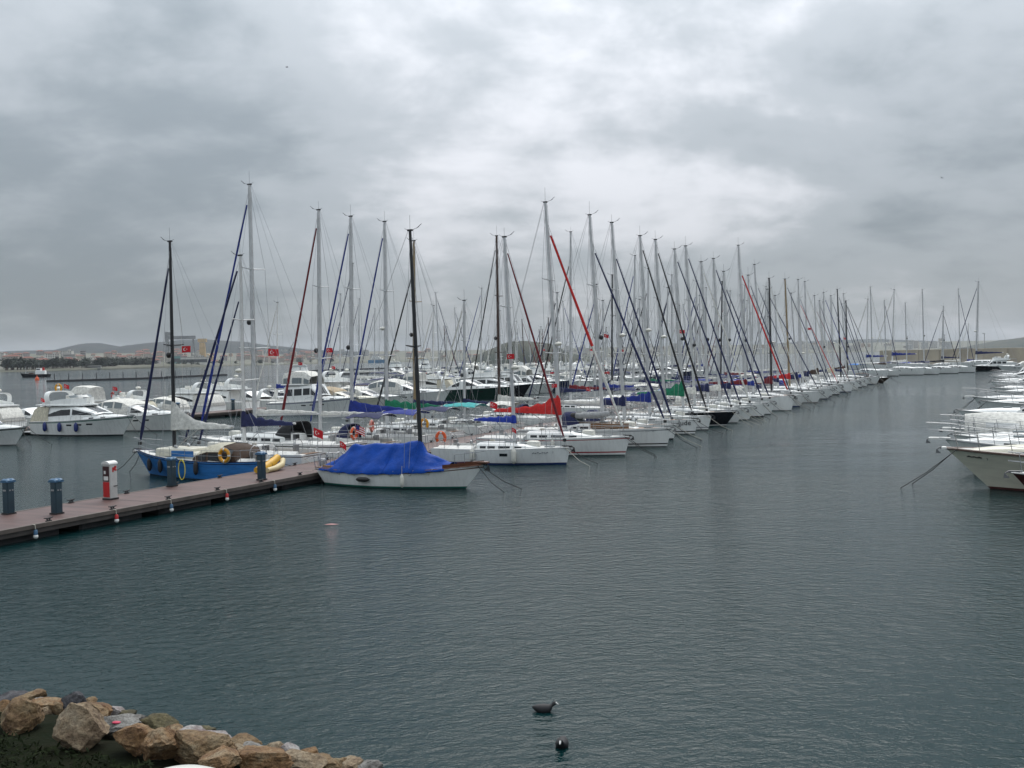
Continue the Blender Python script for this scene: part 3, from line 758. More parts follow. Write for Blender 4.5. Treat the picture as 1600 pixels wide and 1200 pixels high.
# ------------------------------------------------------------------ motor yachts
def motorboat(x, y, rz, label=None, group='motor cruisers', style='express', L=10.0, B=3.4, Fb=1.5, Fs=1.05, top=None, boot=None, bottom='black', stripe=None, band=None,
              canopy=None, seed=0, hi=True, ob=1.3, cover=None, arch=True, ports=True, lines=True, dome=True, deckh=1.0, pulpit=True, anch=True, sprit=0.0, aft=None):
    r = random.Random(seed)
    top = top or WHITE
    root = empty('motor_cruiser', (x, y, 0), rz, label, 'motorboat', group)
    h = Hull(L, B, Fb, Fs, ob, 0.0, 0.86, tm=0.4, eb=2.6, ew=1.8, flare=1.25, wlf=0.86, blunt=0.04)
    h.os = -0.05
    build_hull(h, root, top, boot or top, ANTIF[bottom], stripe, band, 18 if hi else 11)
    build_deck(h, root, DECKW, (0.03, 0.30, B * 0.36, 0.55, 0.1), DECKG, 18 if hi else 11)
    rail_strip(h, root, GREYP if top is not BLACKH else WHITE, 0.035, -0.03, 'rubbing_strake')
    m = MB(); m.bbox((-L / 2 - 0.42, 0, 0.28), (0.9, B * 0.78, 0.12), 0.05); m.build('bathing_platform', DECKG, root, angle=30)
    zc = lambda t: h.zs(t) - 0.02
    z0 = zc(0.45)
    def sect(t, wf, hs, hw, ht, wt=0.8):
        # hs sill height, hw window head, ht roof
        xx = -L / 2 + L * t; yb = h.bd(t) * wf; zz = zc(t) - 0.04
        half = [(yb, zz), (yb * 0.985, zz + hs), (yb * wt * 1.02, zz + hw), (yb * wt * 0.9, zz + ht), (yb * 0.36, zz + ht + 0.06)]
        return [(xx, -a, b) for a, b in half] + [(xx, 0, zz + ht + 0.08)] + [(xx, a, b) for a, b in reversed(half)]
    q = L / 10.0 * deckh
    def fore(t0, t1, hh, wf=0.78):      # raised foredeck trunk
        secs = []
        for i in range(8):
            u = i / 7; t = t0 + (t1 - t0) * u; k = hh * (1 - u ** 2.2) + 0.01
            xx = -L / 2 + L * t; yb = h.bd(t) * wf * (1 - 0.12 * u); zz = zc(t) - 0.03
            secs.append([(xx, -yb, zz), (xx, -yb * 0.93, zz + k * 0.6), (xx, -yb * 0.75, zz + k * 0.92), (xx, -yb * 0.35, zz + k * 1.05), (xx, 0, zz + k * 1.08),
                         (xx, yb * 0.35, zz + k * 1.05), (xx, yb * 0.75, zz + k * 0.92), (xx, yb * 0.93, zz + k * 0.6), (xx, yb, zz)])
        m = MB(); m.loft(secs, False); m.add(secs[0], [tuple(range(9))])
        o = m.build('foredeck_trunk', top if top in (WHITE, CREAM) else WHITE, root, angle=50)
        mm = MB(); mm.bbox((-L / 2 + L * (t0 + (t1 - t0) * 0.42), 0, zc(t0 + (t1 - t0) * .42) + hh * 0.98), (0.55, 0.55, 0.06), 0.03); mm.build('hatch', GLASSL, o, angle=30)
        if ports:
            panel.centre = Vector((0, 0, z0 - 0.3))
            for i in (1, 3):
                for j in (0, 7):
                    w_ = MB(); panel(w_, secs[i], secs[i + 1], j, 0.15, 0.95, 0.3, 0.8); w_.build('window', GLASS, o, smooth=False)
        return o
    def windows(secs, house, wins, frontpair):
        panel.centre = Vector((secs[0][5][0] * 0.5 + secs[-1][5][0] * 0.5, 0, secs[0][0][2] + 0.3))
        for i, u0, u1 in wins:
            for j in (1, 8):
                w_ = MB(); panel(w_, secs[i], secs[i + 1], j, u0, u1, 0.10, 0.9); w_.build('window', GLASS, house, smooth=False)
        if frontpair is not None:
            a, b = secs[frontpair], secs[frontpair + 1]
            for j, n_ in ((2, 2), (4, 1), (5, 1), (6, 2)):
                w_ = MB(); panel(w_, a, b, j, 0.08, 0.88, 0.05, 0.95, 0.014, ncol=n_); w_.build('windscreen', GLASS, house, smooth=False)
            for j in (1, 8):
                w_ = MB(); panel(w_, a, b, j, 0.04, 0.8, 0.12, 0.9); w_.build('window', GLASS, house, smooth=False)
    def radar_arch(xa, zb, zt, yw, lean=-0.6):
        m = MB(); rings = []
        for i in range(13):
            a = math.pi * i / 12
            c = (xa + lean * math.sin(a) ** 0.5, -yw * (abs(math.cos(a)) ** 0.45) * (1 if math.cos(a) > 0 else -1), zb + (zt - zb) * math.sin(a) ** 0.5)
            wd = 0.32 - 0.08 * math.sin(a); th = 0.05
            rings.append([(c[0] - wd, c[1], c[2]), (c[0] + wd, c[1], c[2]), (c[0] + wd * 0.9, c[1] * 0.96, c[2] - th * 2), (c[0] - wd * 0.9, c[1] * 0.96, c[2] - th * 2)])
        m.loft(rings, True, 0, True); o = m.build('radar_arch', top if top in (WHITE, CREAM) else WHITE, root, angle=40)
        m = MB(); m.tube([(xa + lean, 0.4, zt), (xa + lean - 0.3, 0.45, zt + 1.6)], 0.012, 4); m.build('aerial', DARK, o)
        if dome:
            m = MB(); m.lathe([(0.12, 0), (0.14, 0.1), (0.28, 0.14), (0.29, 0.24), (0.2, 0.33), (0.02, 0.35)], (xa + lean, 0, zt), 14); m.build('radar_dome', FENW, o)
        return o
    cm = canopy
    if style == 'express':
        fore(0.50, 0.95, 0.42 * q)
        secs = [sect(0.30, 0.93, 0.25 * q, 0.30 * q, 0.32 * q, 0.95), sect(0.44, 0.92, 0.28 * q, 0.85 * q, 0.93 * q, 0.9), sect(0.50, 0.90, 0.30 * q, 0.85 * q, 0.9 * q, 0.88), sect(0.63, 0.72, 0.24 * q, 0.30 * q, 0.33 * q, 0.98)]
        m = MB(); m.loft(secs[1:], False); m.loft(secs[:2], False); house = m.build('windscreen_surround', top if top in (WHITE, CREAM) else WHITE, root, angle=35)
        windows(secs, house, ((0, 0.35, 0.95),), 2)
        if arch: radar_arch(-L / 2 + L * 0.27, zc(0.25), zc(0.25) + 1.35 * q, h.bd(0.25) * 0.93)
        if cm is not None:
            m = MB(); rings = []
            for i, (t, hh) in enumerate(((0.01, 0.25), (0.06, 1.15), (0.18, 1.42), (0.32, 1.45), (0.42, 1.25), (0.475, 0.92))):
                xx = -L / 2 + L * t; yb = h.bd(t) * 0.93; zz = zc(t) + 0.05
                rings.append([(xx, -yb, zz), (xx, -yb * 0.97, zz + hh * q * 0.5), (xx, -yb * 0.86, zz + hh * q * 0.9), (xx, -yb * 0.4, zz + hh * q * 1.02), (xx, 0, zz + hh * q * 1.05), (xx, yb * 0.4, zz + hh * q * 1.02), (xx, yb * 0.86, zz + hh * q * 0.9), (xx, yb * 0.97, zz + hh * q * 0.5), (xx, yb, zz)])
            m.loft(rings, False); m.add(rings[0], [tuple(range(9))]); co = m.build('cockpit_canopy', cm, root, angle=50)
            panel.centre = Vector((-L / 2 + L * 0.2, 0, z0))
            for i in (1, 2, 3):
                for j in (1, 6):
                    w_ = MB(); panel(w_, rings[i], rings[i + 1], j, 0.08, 0.92, 0.05, 0.95); w_.build('canopy_window', GLASSL, co, smooth=False)
    elif style in ('flybridge', 'trawler'):
        tr = style == 'trawler'
        fore(0.58, 0.94, 0.34 * q)
        hs, hw, ht = (0.55 * q, 1.28 * q, 1.5 * q) if tr else (0.42 * q, 1.0 * q, 1.2 * q)
        if tr: secs = [sect(0.22, 0.84, hs, hw, ht, 0.93), sect(0.34, 0.85, hs, hw, ht, 0.93), sect(0.45, 0.85, hs, hw, ht, 0.92), sect(0.54, 0.82, hs, hw, ht, 0.92), sect(0.62, 0.70, 0.36 * q, 0.42 * q, 0.45 * q, 0.98)]
        else: secs = [sect(0.18, 0.84, hs, hs + 0.12 * q, ht, 0.95), sect(0.27, 0.85, hs, hs + 0.38 * q, ht, 0.94), sect(0.36, 0.85, hs, hw, ht, 0.92), sect(0.47, 0.83, hs, hw, ht, 0.90), sect(0.70, 0.66, 0.30 * q, 0.36 * q, 0.38 * q, 0.98)]
        m = MB(); m.loft(secs, False); m.add(secs[0], [tuple(range(11))]); house = m.build('deckhouse', top if top in (WHITE, CREAM) else WHITE, root, angle=35)
        wins = ((0, 0.15, 0.9), (1, 0.08, 0.92), (2, 0.08, 0.92)) if tr else ((0, 0.3, 1.0), (1, 0.0, 1.0), (2, 0.0, 0.9))
        windows(secs, house, wins, 3)
        # roof overhang, flybridge coaming
        zr = zc(0.4) + ht + 0.05
        m = MB(); rings = []
        fx = [(0.06 if not tr else 0.18, 0.8), (0.2, 0.86), (0.38, 0.86), (0.48, 0.76), (0.53, 0.5)]
        for t, wf in fx:
            xx = -L / 2 + L * t; yb = h.bd(min(t, .45)) * wf
            rings.append([(xx, -yb, zr - 0.06), (xx, -yb - 0.03, zr), (xx, -yb, zr + 0.06), (xx, yb, zr + 0.06), (xx, yb + 0.03, zr), (xx, yb, zr - 0.06)])
        m.loft(rings, True, 0, True); m.build('flybridge_floor' if not tr else 'cabin_top', top if top in (WHITE, CREAM) else WHITE, root, angle=40)
        if not tr or cm is None:
            m = MB(); rings = []
            for t, wf, hh in ((0.14, 0.78, 0.2), (0.30, 0.82, 0.42), (0.42, 0.76, 0.55), (0.49, 0.5, 0.55), (0.515, 0.1, 0.52)):
                xx = -L / 2 + L * t; yb = h.bd(0.4) * wf
                rings.append([(xx, -yb, zr), (xx, -yb * 0.96, zr + hh * q), (xx, -yb * 0.9, zr + hh * q), (xx, -yb * 0.92, zr)])
            m.loft(rings, True, 0, True); m.loft([[(a, -b, c) for a, b, c in rg] for rg in rings], True, 0, True)
            fb = m.build('flybridge_coaming', top if top in (WHITE, CREAM) else WHITE, root, angle=40)
            m = MB(); xx = -L / 2 + L * 0.44; yb = h.bd(0.4) * 0.66
            m.loft([[(xx, -yb, zr + 0.58 * q), (xx + 0.35, -yb * 0.6, zr + 0.6 * q), (xx + 0.45, 0, zr + 0.6 * q), (xx + 0.35, yb * 0.6, zr + 0.6 * q), (xx, yb, zr + 0.58 * q)],
                    [(xx - 0.25, -yb, zr + 0.78 * q), (xx + 0.1, -yb * 0.6, zr + 0.8 * q), (xx + 0.18, 0, zr + 0.8 * q), (xx + 0.1, yb * 0.6, zr + 0.8 * q), (xx - 0.25, yb, zr + 0.78 * q)]])
            m.build('flybridge_screen', GLASSL, fb)
            m = MB()
            for sg in (-1, 1): m.bbox((-L / 2 + L * 0.36, sg * 0.5, zr + 0.45), (0.5, 0.5, 0.8), 0.06)
            m.build('helm_seat', CV['white'], fb, angle=30)
            if arch: radar_arch(-L / 2 + L * 0.22, zr - 0.05, zr + 1.15 * q, h.bd(0.25) * 0.82, -0.45)
        if cm is not None:
            if tr:
                m = MB(); rings = []
                for t, hh in ((0.2, 1.35), (0.3, 1.5), (0.45, 1.48), (0.53, 0.9)):
                    xx = -L / 2 + L * t; yb = h.bd(.4) * 0.78
                    rings.append([(xx, -yb, zr), (xx, -yb * 0.93, zr + hh * 0.6), (xx, -yb * 0.72, zr + hh), (xx, 0, zr + hh + 0.1), (xx, yb * 0.72, zr + hh), (xx, yb * 0.93, zr + hh * 0.6), (xx, yb, zr)])
                m.loft(rings, False); m.add(rings[0], [tuple(range(7))]); co = m.build('flybridge_canopy', cm, root, angle=40)
                panel.centre = Vector((0, 0, zr))
                for i in (0, 1, 2):
                    for j in (0, 5):
                        w_ = MB(); panel(w_, rings[i], rings[i + 1], j, 0.12, 0.9, 0.15, 0.9); w_.build('canopy_window', GLASSL, co, smooth=False)
            else:
                m = MB(); rings = []
                for t, hh in ((-0.01, 0.3), (0.03, 1.0), (0.08, 1.27), (0.215, 1.22)):
                    xx = -L / 2 + L * t; yb = h.bd(max(t, 0)) * 0.86; zz = zc(max(t, 0))
                    rings.append([(xx, -yb, zz), (xx, -yb * 0.97, zz + hh * q * 0.55), (xx, -yb * 0.9, zz + hh * q * 0.95), (xx, 0, zz + hh * q), (xx, yb * 0.9, zz + hh * q * 0.95), (xx, yb * 0.97, zz + hh * q * 0.55), (xx, yb, zz)])
                m.loft(rings, False); m.add(rings[0], [tuple(range(7))]); m.build('cockpit_canopy', cm, root, angle=40)
    elif style == 'tent':
        fore(0.5, 0.94, 0.35 * q)
        m = MB(); rings = []
        for i in range(12):
            u = i / 11; t = 0.04 + 0.90 * u; xx = -L / 2 + L * t; yb = h.bd(t) * 0.98 + 0.02; zz = zc(t)
            rg = (1.30 - 0.60 * u + 0.1 * math.sin(u * 9)) * q
            rings.append([(xx, -yb - 0.03, zz - 0.15), (xx, -yb, zz + 0.12), (xx, -yb * 0.62, zz + rg * 0.52), (xx, -yb * 0.2, zz + rg * 0.93), (xx, 0, zz + rg), (xx, yb * 0.2, zz + rg * 0.93), (xx, yb * 0.62, zz + rg * 0.52), (xx, yb, zz + 0.12), (xx, yb + 0.03, zz - 0.15)])
        m.loft(rings, False); tn = m.build('canvas_tent', canopy or CV['white'], root, angle=60)
        panel.centre = Vector((0, 0, z0))
        for i in (2, 5, 8):
            for j in (1, 6):
                for q_ in (i, i + 1):
                    w_ = MB(); panel(w_, rings[q_], rings[q_ + 1], j, 0.1 if q_ == i else 0.0, 1.0 if q_ == i else 0.85, 0.15, 0.8, 0.015); w_.build('vinyl_panel', VINYL, tn, smooth=False)
    if aft is not None:
        m = MB(); m.lathe([(0.3, 0), (0.28, 0.3), (0.1, 0.4)], (-L / 2 + 0.4, 0.5, zc(0) + 0.2), 10); m.build('deck_locker', aft, root)
    if pulpit:
        m = MB(); ts_ = [0.5, 0.6, 0.7, 0.8, 0.9, 0.97]; hgt = [0.35, 0.55, 0.62, 0.66, 0.7, 0.74]
        xt = L / 2 + 0.1 + sprit
        loop = [h.rail(t, -1, 0.08, hh) for t, hh in zip(ts_, hgt)] + [Vector((xt, -0.16, h.Fb + 0.76)), Vector((xt, 0.16, h.Fb + 0.76))] + [h.rail(t, 1, 0.08, hh) for t, hh in reversed(list(zip(ts_, hgt)))]
        m.tube(loop, 0.014, 5)
        lo = [p - Vector((0, 0, 0.34)) for p in loop]; m.tube(lo[1:-1], 0.011, 4)
        for t, hh in zip(ts_, hgt):
            for sg in (-1, 1): m.tube([h.rail(t - 0.01, sg, 0.08, 0), h.rail(t, sg, 0.08, hh)], 0.014, 4)
        m.build('pulpit', STEEL, root)
    if sprit:
        m = MB(); m.bbox((L / 2 + sprit * 0.3, 0, h.Fb + 0.0), (sprit * 1.4, 0.42, 0.1), 0.04); m.build('bow_platform', DECKW, root, angle=30)
    if ports:
        for i, t in enumerate((0.46, 0.56, 0.66) if r.random() < .6 else (0.52, 0.62)):
            for sg in (-1, 1):
                m = MB(); z = h.zs(t) * 0.70; a = h.side(t, z - 0.06, sg, 0.012); b = h.side(t + 0.055, z - 0.06, sg, 0.012); c = h.side(t + 0.055, z + 0.07, sg, 0.012); d = h.side(t, z + 0.07, sg, 0.012)
                m.add([a, b, c, d], [(0, 1, 2, 3)]); m.build('porthole', GLASS, root, smooth=False)
    if anch: anchor(root, L / 2 + sprit * 0.8, h.Fb - 0.02, STEEL, 0.9)
    if lines:
        m = MB(); a = h.rail(0.96, -1, 0.0, 0.0); e = Vector((L / 2 + 1.6, -0.8, -0.15)); m.tube([a, a.lerp(e, .5) + Vector((0, 0, -.1)), e], 0.02, 5); m.build('mooring_line', ROPED, root)
        m = MB(); a = h.rail(0.96, 1, 0.0, 0.0); e = Vector((L / 2 + 2.0, 0.9, -0.15)); m.tube([a, a.lerp(e, .5) + Vector((0, 0, -.1)), e], 0.02, 5); m.build('mooring_line', ROPED, root)
    return root
# ------------------------------------------------------------------ water
def water_material():
    m = bpy.data.materials.new('harbour_water'); m.use_nodes = True
    t = m.node_tree; b = t.nodes['Principled BSDF']
    b.inputs['Base Color'].default_value = (0.003, 0.021, 0.0225, 1)
    b.inputs['Roughness'].default_value = 0.06
    b.inputs['IOR'].default_value = 1.19
    g = t.nodes.new('ShaderNodeNewGeometry')
    def noise(scale, det, rough, st, rot, dist=0.0):
        mp = t.nodes.new('ShaderNodeMapping'); mp.inputs['Rotation'].default_value = (0, 0, rot); mp.inputs['Scale'].default_value = st
        t.links.new(g.outputs['Position'], mp.inputs[0])
        n = t.nodes.new('ShaderNodeTexNoise'); n.inputs['Scale'].default_value = scale; n.inputs['Detail'].default_value = det
        n.inputs['Roughness'].default_value = rough; n.inputs['Distortion'].default_value = dist
        t.links.new(mp.outputs[0], n.inputs['Vector']); return n.outputs['Fac']
    def mth(op, a, b_):
        n = t.nodes.new('ShaderNodeMath'); n.operation = op
        for i, v in enumerate((a, b_)):
            if isinstance(v, (int, float)): n.inputs[i].default_value = v
            else: t.links.new(v, n.inputs[i])
        return n.outputs[0]
    swell = noise(0.7, 2.0, 0.5, (0.6, 1.0, 1), R(-24))
    rip = noise(3.6, 4.0, 0.6, (0.62, 1.0, 1), R(-28), 0.4)
    fine = noise(9.0, 3.0, 0.6, (0.75, 1.0, 1), R(-20), 0.3)
    gust = noise(0.028, 4.0, 0.6, (0.6, 1.0, 1), R(-20))
    mr = t.nodes.new('ShaderNodeMapRange'); mr.inputs['From Min'].default_value = 0.36; mr.inputs['From Max'].default_value = 0.66
    mr.inputs['To Min'].default_value = 0.15; mr.inputs['To Max'].default_value = 1.35
    t.links.new(gust, mr.inputs['Value'])
    hgt = mth('ADD', mth('MULTIPLY', swell, 0.22), mth('MULTIPLY', mth('ADD', mth('MULTIPLY', rip, 0.42), mth('MULTIPLY', fine, 0.15)), mr.outputs[0]))
    bp = t.nodes.new('ShaderNodeBump'); bp.inputs['Strength'].default_value = 1.0; bp.inputs['Distance'].default_value = 0.23
    t.links.new(hgt, bp.inputs['Height']); t.links.new(bp.outputs[0], b.inputs['Normal'])
    return m
WATER = water_material()
mb = MB()
xs = [-9000, -1200, -300, -80, -30, 0, 30, 80, 300, 1200, 9000]; ys = [-300, -40, 0, 20, 50, 100, 250, 600, 1500, 4000, 14000]
mb.loft([[(x_, y_, 0.0) for x_ in xs] for y_ in ys], False)
tag(mb.build('water', WATER, smooth=False), kind='structure')

# ------------------------------------------------------------------ hills and far shores
HILLG = pm('hill_scrub', (0.012, 0.023, 0.028), 0.95, col2=(0.032, 0.037, 0.036), vscale=0.006, bump=0.0)
HILLB = pm('hill_wooded', (0.025, 0.038, 0.030), 0.95, col2=(0.06, 0.062, 0.045), vscale=0.02)
SHOREM = pm('shore_ground', (0.16, 0.15, 0.12), 0.95, col2=(0.09, 0.10, 0.07), vscale=0.01)
def interp(pts, x):
    if x <= pts[0][0]: return pts[0][1]
    for (a, ya), (b, yb) in zip(pts, pts[1:]):
        if x <= b:
            u = (x - a) / (b - a); u = u * u * (3 - 2 * u) * 0.5 + u * 0.5
            return ya + (yb - ya) * u
    return pts[-1][1]
def hill(name, prof, dist, depth, mat, step=12, rough=0.10, seed=0):
    # ridge profile read off the photograph at a real distance, with a front slope, a crest and a back slope
    x0, x1 = prof[0][0], prof[-1][0]
    rings = []; n = int((x1 - x0) / step) + 1
    for i in range(n + 1):
        px_ = x0 + (x1 - x0) * i / n
        py_ = interp(prof, px_)
        B_ = at_dist(px_, py_, dist); H = max(B_.z, 0.5)
        row = []
        for j in range(15):
            v = j / 14
            yy = dist - depth * 0.5 + depth * v
            sc_ = yy / dist
            s = math.sin(math.pi * min(max(v, 0), 1)) ** 0.8
            nz = mnoise.fractal(Vector((B_.x * 0.004 + seed, yy * 0.004, 0)), 1.0, 2.0, 5) * rough
            row.append((B_.x * (1 + (sc_ - 1) * 0.5), yy, -1.5 + (H + 1.5) * max(0, s * (1 + nz)) if 0 < j < 14 else -1.5))
        rings.append(row)
    m = MB(); m.loft(rings, False)
    return tag(m.build(name, mat, angle=80), kind='structure')
hill('hill', [(-260, 556), (-60, 552), (40, 549), (110, 547), (135, 540), (152, 535.5), (178, 540), (196, 542), (225, 537), (262, 533), (300, 531), (340, 533), (380, 536), (430, 541), (500, 547), (600, 552), (720, 555)], 4600, 2200, HILLG, seed=3)
hill('hill', [(-300, 556), (-80, 551), (60, 549), (240, 548), (420, 549), (560, 552), (700, 553), (860, 550), (1000, 548), (1120, 546)], 6400, 1500, HILLG, seed=9)
hill('headland', [(738, 559.5), (752, 553), (768, 546), (785, 538), (800, 533), (822, 531), (842, 532.5), (858, 534), (872, 540), (884, 548), (902, 553), (925, 557)], 1250, 170, HILLB, step=5, rough=0.22, seed=5)
hill('hill', [(1120, 549), (1200, 538), (1290, 532), (1370, 530), (1440, 533), (1500, 537), (1560, 536), (1640, 532), (1760, 530), (1900, 538)], 6800, 1600, HILLG, seed=13)
hill('hill', [(1505, 543.5), (1540, 536), (1570, 531), (1610, 526), (1680, 524), (1800, 530), (1900, 540)], 4300, 700, HILLB, seed=17)
# low shore the town stands on (left), a strip along the middle and right
def shore(name, pts, depth, rise, mat=SHOREM):
    rings = []
    for (px_, Y) in pts:
        a = at_dist(px_, 575 - 0.02 * px_, Y)
        rings.append([(a.x, Y, -0.5), (a.x, Y + 4, 1.6), (a.x, Y + depth * 0.25, 2.5 + rise * 0.08), (a.x * (1 + depth * 0.6 / Y), Y + depth * 0.6, 2.5 + rise * 0.5), (a.x * (1 + depth / Y), Y + depth, 2.5 + rise)])
    m = MB(); m.loft(rings, False); return tag(m.build(name, mat, angle=80), kind='structure')
SH_L = [(-420, 1500), (-150, 1550), (20, 1500), (120, 1650), (240, 2000), (340, 2300), (420, 2600), (560, 3000), (760, 3400)]
def shore_Y(px_): return interp(SH_L, px_)
shore('shore', SH_L, 1500, 44)
shore('shore', [(860, 4700), (1000, 4600), (1160, 4700), (1320, 5000), (1480, 5200), (1700, 5300)], 1200, 52)

# ------------------------------------------------------------------ far town, trees, shipyard
WALLS = [pm('plaster_%d' % i, c, 0.9, var=0.15, vscale=0.2) for i, c in enumerate([(0.55, 0.51, 0.45), (0.46, 0.41, 0.36), (0.50, 0.38, 0.30), (0.60, 0.58, 0.54), (0.40, 0.37, 0.36), (0.52, 0.46, 0.36)])]
TILE = pm('roof_tile_far', (0.22, 0.095, 0.072), 0.9, var=0.3, vscale=0.5)
FLATR = pm('roof_flat_far', (0.30, 0.29, 0.28), 0.9)
WINF = pm('far_window', (0.05, 0.055, 0.065), 0.4)
def house_mesh(i, w_, d_, hgt, pitched, floors):
    m = MB(); m.box((0, 0, hgt / 2), (w_, d_, hgt), 0)
    if pitched:
        e = 0.6; rh = 2.6
        m.add([(-w_ / 2 - e, -d_ / 2 - e, hgt), (w_ / 2 + e, -d_ / 2 - e, hgt), (w_ / 2 + e, d_ / 2 + e, hgt), (-w_ / 2 - e, d_ / 2 + e, hgt), (-w_ / 4, 0, hgt + rh), (w_ / 4, 0, hgt + rh)],
              [(0, 1, 5, 4), (2, 3, 4, 5), (1, 2, 5), (3, 0, 4), (3, 2, 1, 0)], 1)
    else:
        m.box((0, 0, hgt + 0.25), (w_ + 0.6, d_ + 0.6, 0.5), 1); m.box((w_ * 0.2, 0, hgt + 1.4), (w_ * 0.2, d_ * 0.3, 1.9), 0)
    nw = max(3, int(w_ / 3.2))
    for f in range(floors):
        for k in range(nw):
            m.box((-w_ / 2 + (k + 0.5) * w_ / nw, -d_ / 2 - 0.03, (f + 0.55) * hgt / floors), (w_ / nw * 0.5, 0.12, hgt / floors * 0.5), 2)
    me = m.build('town_house', [WALLS[i % 6], TILE if pitched else FLATR, WINF], smooth=False)
    return me
protos = []
for i, (w_, d_, hg, pt_, fl_) in enumerate([(14, 11, 9, True, 3), (18, 12, 15, True, 5), (12, 12, 12, False, 4), (22, 13, 18, False, 6), (16, 11, 12, True, 4), (26, 14, 10, True, 3), (13, 13, 22, False, 7), (30, 16, 8, False, 2)]):
    protos.append(house_mesh(i, w_, d_, hg, pt_, fl_))
GH = 'hazy houses of the far town'
used_p = set()
def put_house(i, px_, Y, z, label, s=1.0):
    src = protos[i]
    if i in used_p: o = src.copy(); COL.objects.link(o)
    else: o = src; used_p.add(i)
    a = at_dist(px_, 560, Y)
    o.location = (a.x, Y, z); o.rotation_euler = (0, 0, rnd.uniform(-0.5, 0.5) - math.atan2(a.x, Y)); o.scale = (s, s, s)
    tag(o, label + [' with red roof', ', five storeys, red roof', ', square flat roofed block', ', tall flat roofed block', ', grey walls under red roof', ', long and low with red roof', ', narrow tower like block', ', long low flat roofed hall'][i], 'house', ('far shore blocks, ' if 'shore' in label else 'far town houses, ') + ['red roofed', 'five storeys', 'square', 'tall', 'grey walled', 'long', 'narrow', 'hall'][i]); return o
for k in range(8): put_house(k, 12 + 42 * k, shore_Y(12 + 42 * k) + 260 + 30 * (k % 3), 4, 'hazy house in the far town across the harbour')
for k in range(175):
    px_ = rnd.uniform(-40, 520) if k < 140 else rnd.uniform(400, 760)
    dY = rnd.uniform(150, 1450); Y = shore_Y(px_) + dY
    put_house(rnd.choice([0, 1, 2, 3, 4, 4, 0, 5, 1]), px_, Y, 2 + 44 * max(0, dY / 1500 - 0.1), 'hazy house in the far town across the harbour', rnd.uniform(0.8, 1.25))
for k in range(60):
    px_ = rnd.uniform(880, 1480); dY = rnd.uniform(60, 900)
    put_house(rnd.choice([2, 3, 6, 7, 3]), px_, 4800 + dY + 250 * (px_ > 1200), 3 + 50 * dY / 1200, 'pale block on the far shore behind right hand masts', rnd.uniform(1.2, 1.9))
def block(name, px_, Y, w_, d_, hg, mat, label, floors, z=4, roof=FLATR):
    a = at_dist(px_, 560, Y); root = empty(name, (a.x, Y, z), -math.atan2(a.x, Y), label, 'building')
    m = MB(); m.box((0, 0, hg / 2), (w_, d_, hg)); m.build('wall', mat, root, smooth=False)
    m = MB(); m.box((0, 0, hg + 0.4), (w_ + 1, d_ + 1, 0.8)); m.build('roof', roof, root, smooth=False)
    for f in range(floors):
        m = MB(); m.box((0, -d_ / 2 - 0.05, (f + 0.55) * hg / floors), (w_ * 0.9, 0.2, hg / floors * 0.42)); m.build('window_band', WINF, root, smooth=False)
    return root
block('apartment_block', 27 * 4, shore_Y(108) + 420, 24, 16, 26, WALLS[3], 'tall cream apartment block above the dark shore trees', 8)
block('tower_block', 130, shore_Y(130) + 900, 13, 13, 40, WALLS[4], 'slim grey tower block behind the shore trees', 10)
block('warehouse', 148, shore_Y(148) + 300, 46, 24, 11, WALLS[0], 'long low building with flat roof behind the shore trees', 2)
block('warehouse', 300, shore_Y(300) + 120, 72, 30, 17, WALLS[3], 'long white shipyard shed below the gantry crane', 1)
block('warehouse', 276, shore_Y(276) + 160, 16, 26, 20, pm('teal_cladding', (0.12, 0.28, 0.27), 0.7), 'teal shipyard shed beside the long white shed', 1)
block('beach_pavilion', 145, shore_Y(145) + 30, 26, 10, 4.5, WALLS[3], 'low white pavilion on the shore in front of the trees', 1, z=2)
# shore trees: dark pines, each its own object sharing a few meshes
LEAFD = pm('pine_foliage', (0.016, 0.026, 0.018), 0.9, col2=(0.035, 0.045, 0.028), vscale=0.5)
BARK = pm('bark', (0.08, 0.06, 0.045), 0.95)
tree_meshes = []
for k in range(4):
    rr = random.Random(50 + k); root = empty('pine_tree', (0, 0, 0))
    tr_ = MB(); tr_.tube([(0, 0, 0), (0.2, 0, 4), (0, 0.1, 9)], [0.5, 0.35, 0.15], 6); tr_.build('trunk', BARK, root)
    cr_ = MB()
    for c in range(24):
        cx, cy, cz = rr.gauss(0, 2.6), rr.gauss(0, 2.6), 5 + rr.random() * (8 if k % 2 else 6)
        f = 1.1 - 0.05 * cz
        for q in range(9):
            p = Vector((cx * f + rr.gauss(0, 1.0), cy * f + rr.gauss(0, 1.0), cz + rr.gauss(0, 0.8)))
            d = Vector((rr.gauss(0, 1), rr.gauss(0, 1), rr.gauss(0, 0.7))).normalized(); e = d.orthogonal().normalized()
            cr_.add([p - d * 0.9, p + e * 0.6, p + d * 0.9, p - e * 0.6], [(0, 1, 2, 3)])
    cr_.build('crown', LEAFD, root, smooth=False); tree_meshes.append(root)
for k in range(200):
    src = tree_meshes[k % 4]
    o = src if k < 4 else copy_tree(src)
    px_ = rnd.uniform(8, 236) if k < 175 else rnd.uniform(236, 560)
    if 138 < px_ < 156 and rnd.random() < .6: px_ += 22
    Y = shore_Y(px_) + rnd.uniform(30, 150)
    a = at_dist(px_, 560, Y); s = rnd.uniform(0.9, 1.5) * (1.0 if k < 175 else 0.8)
    o.location = (a.x, Y, 1.5); o.scale = (s * 1.25, s * 1.25, s); o.rotation_euler = (0, 0, rnd.uniform(0, 6))
    tag(o, 'dark pine tree in the belt along the far left shore', 'tree', 'dark pines along the far shore')
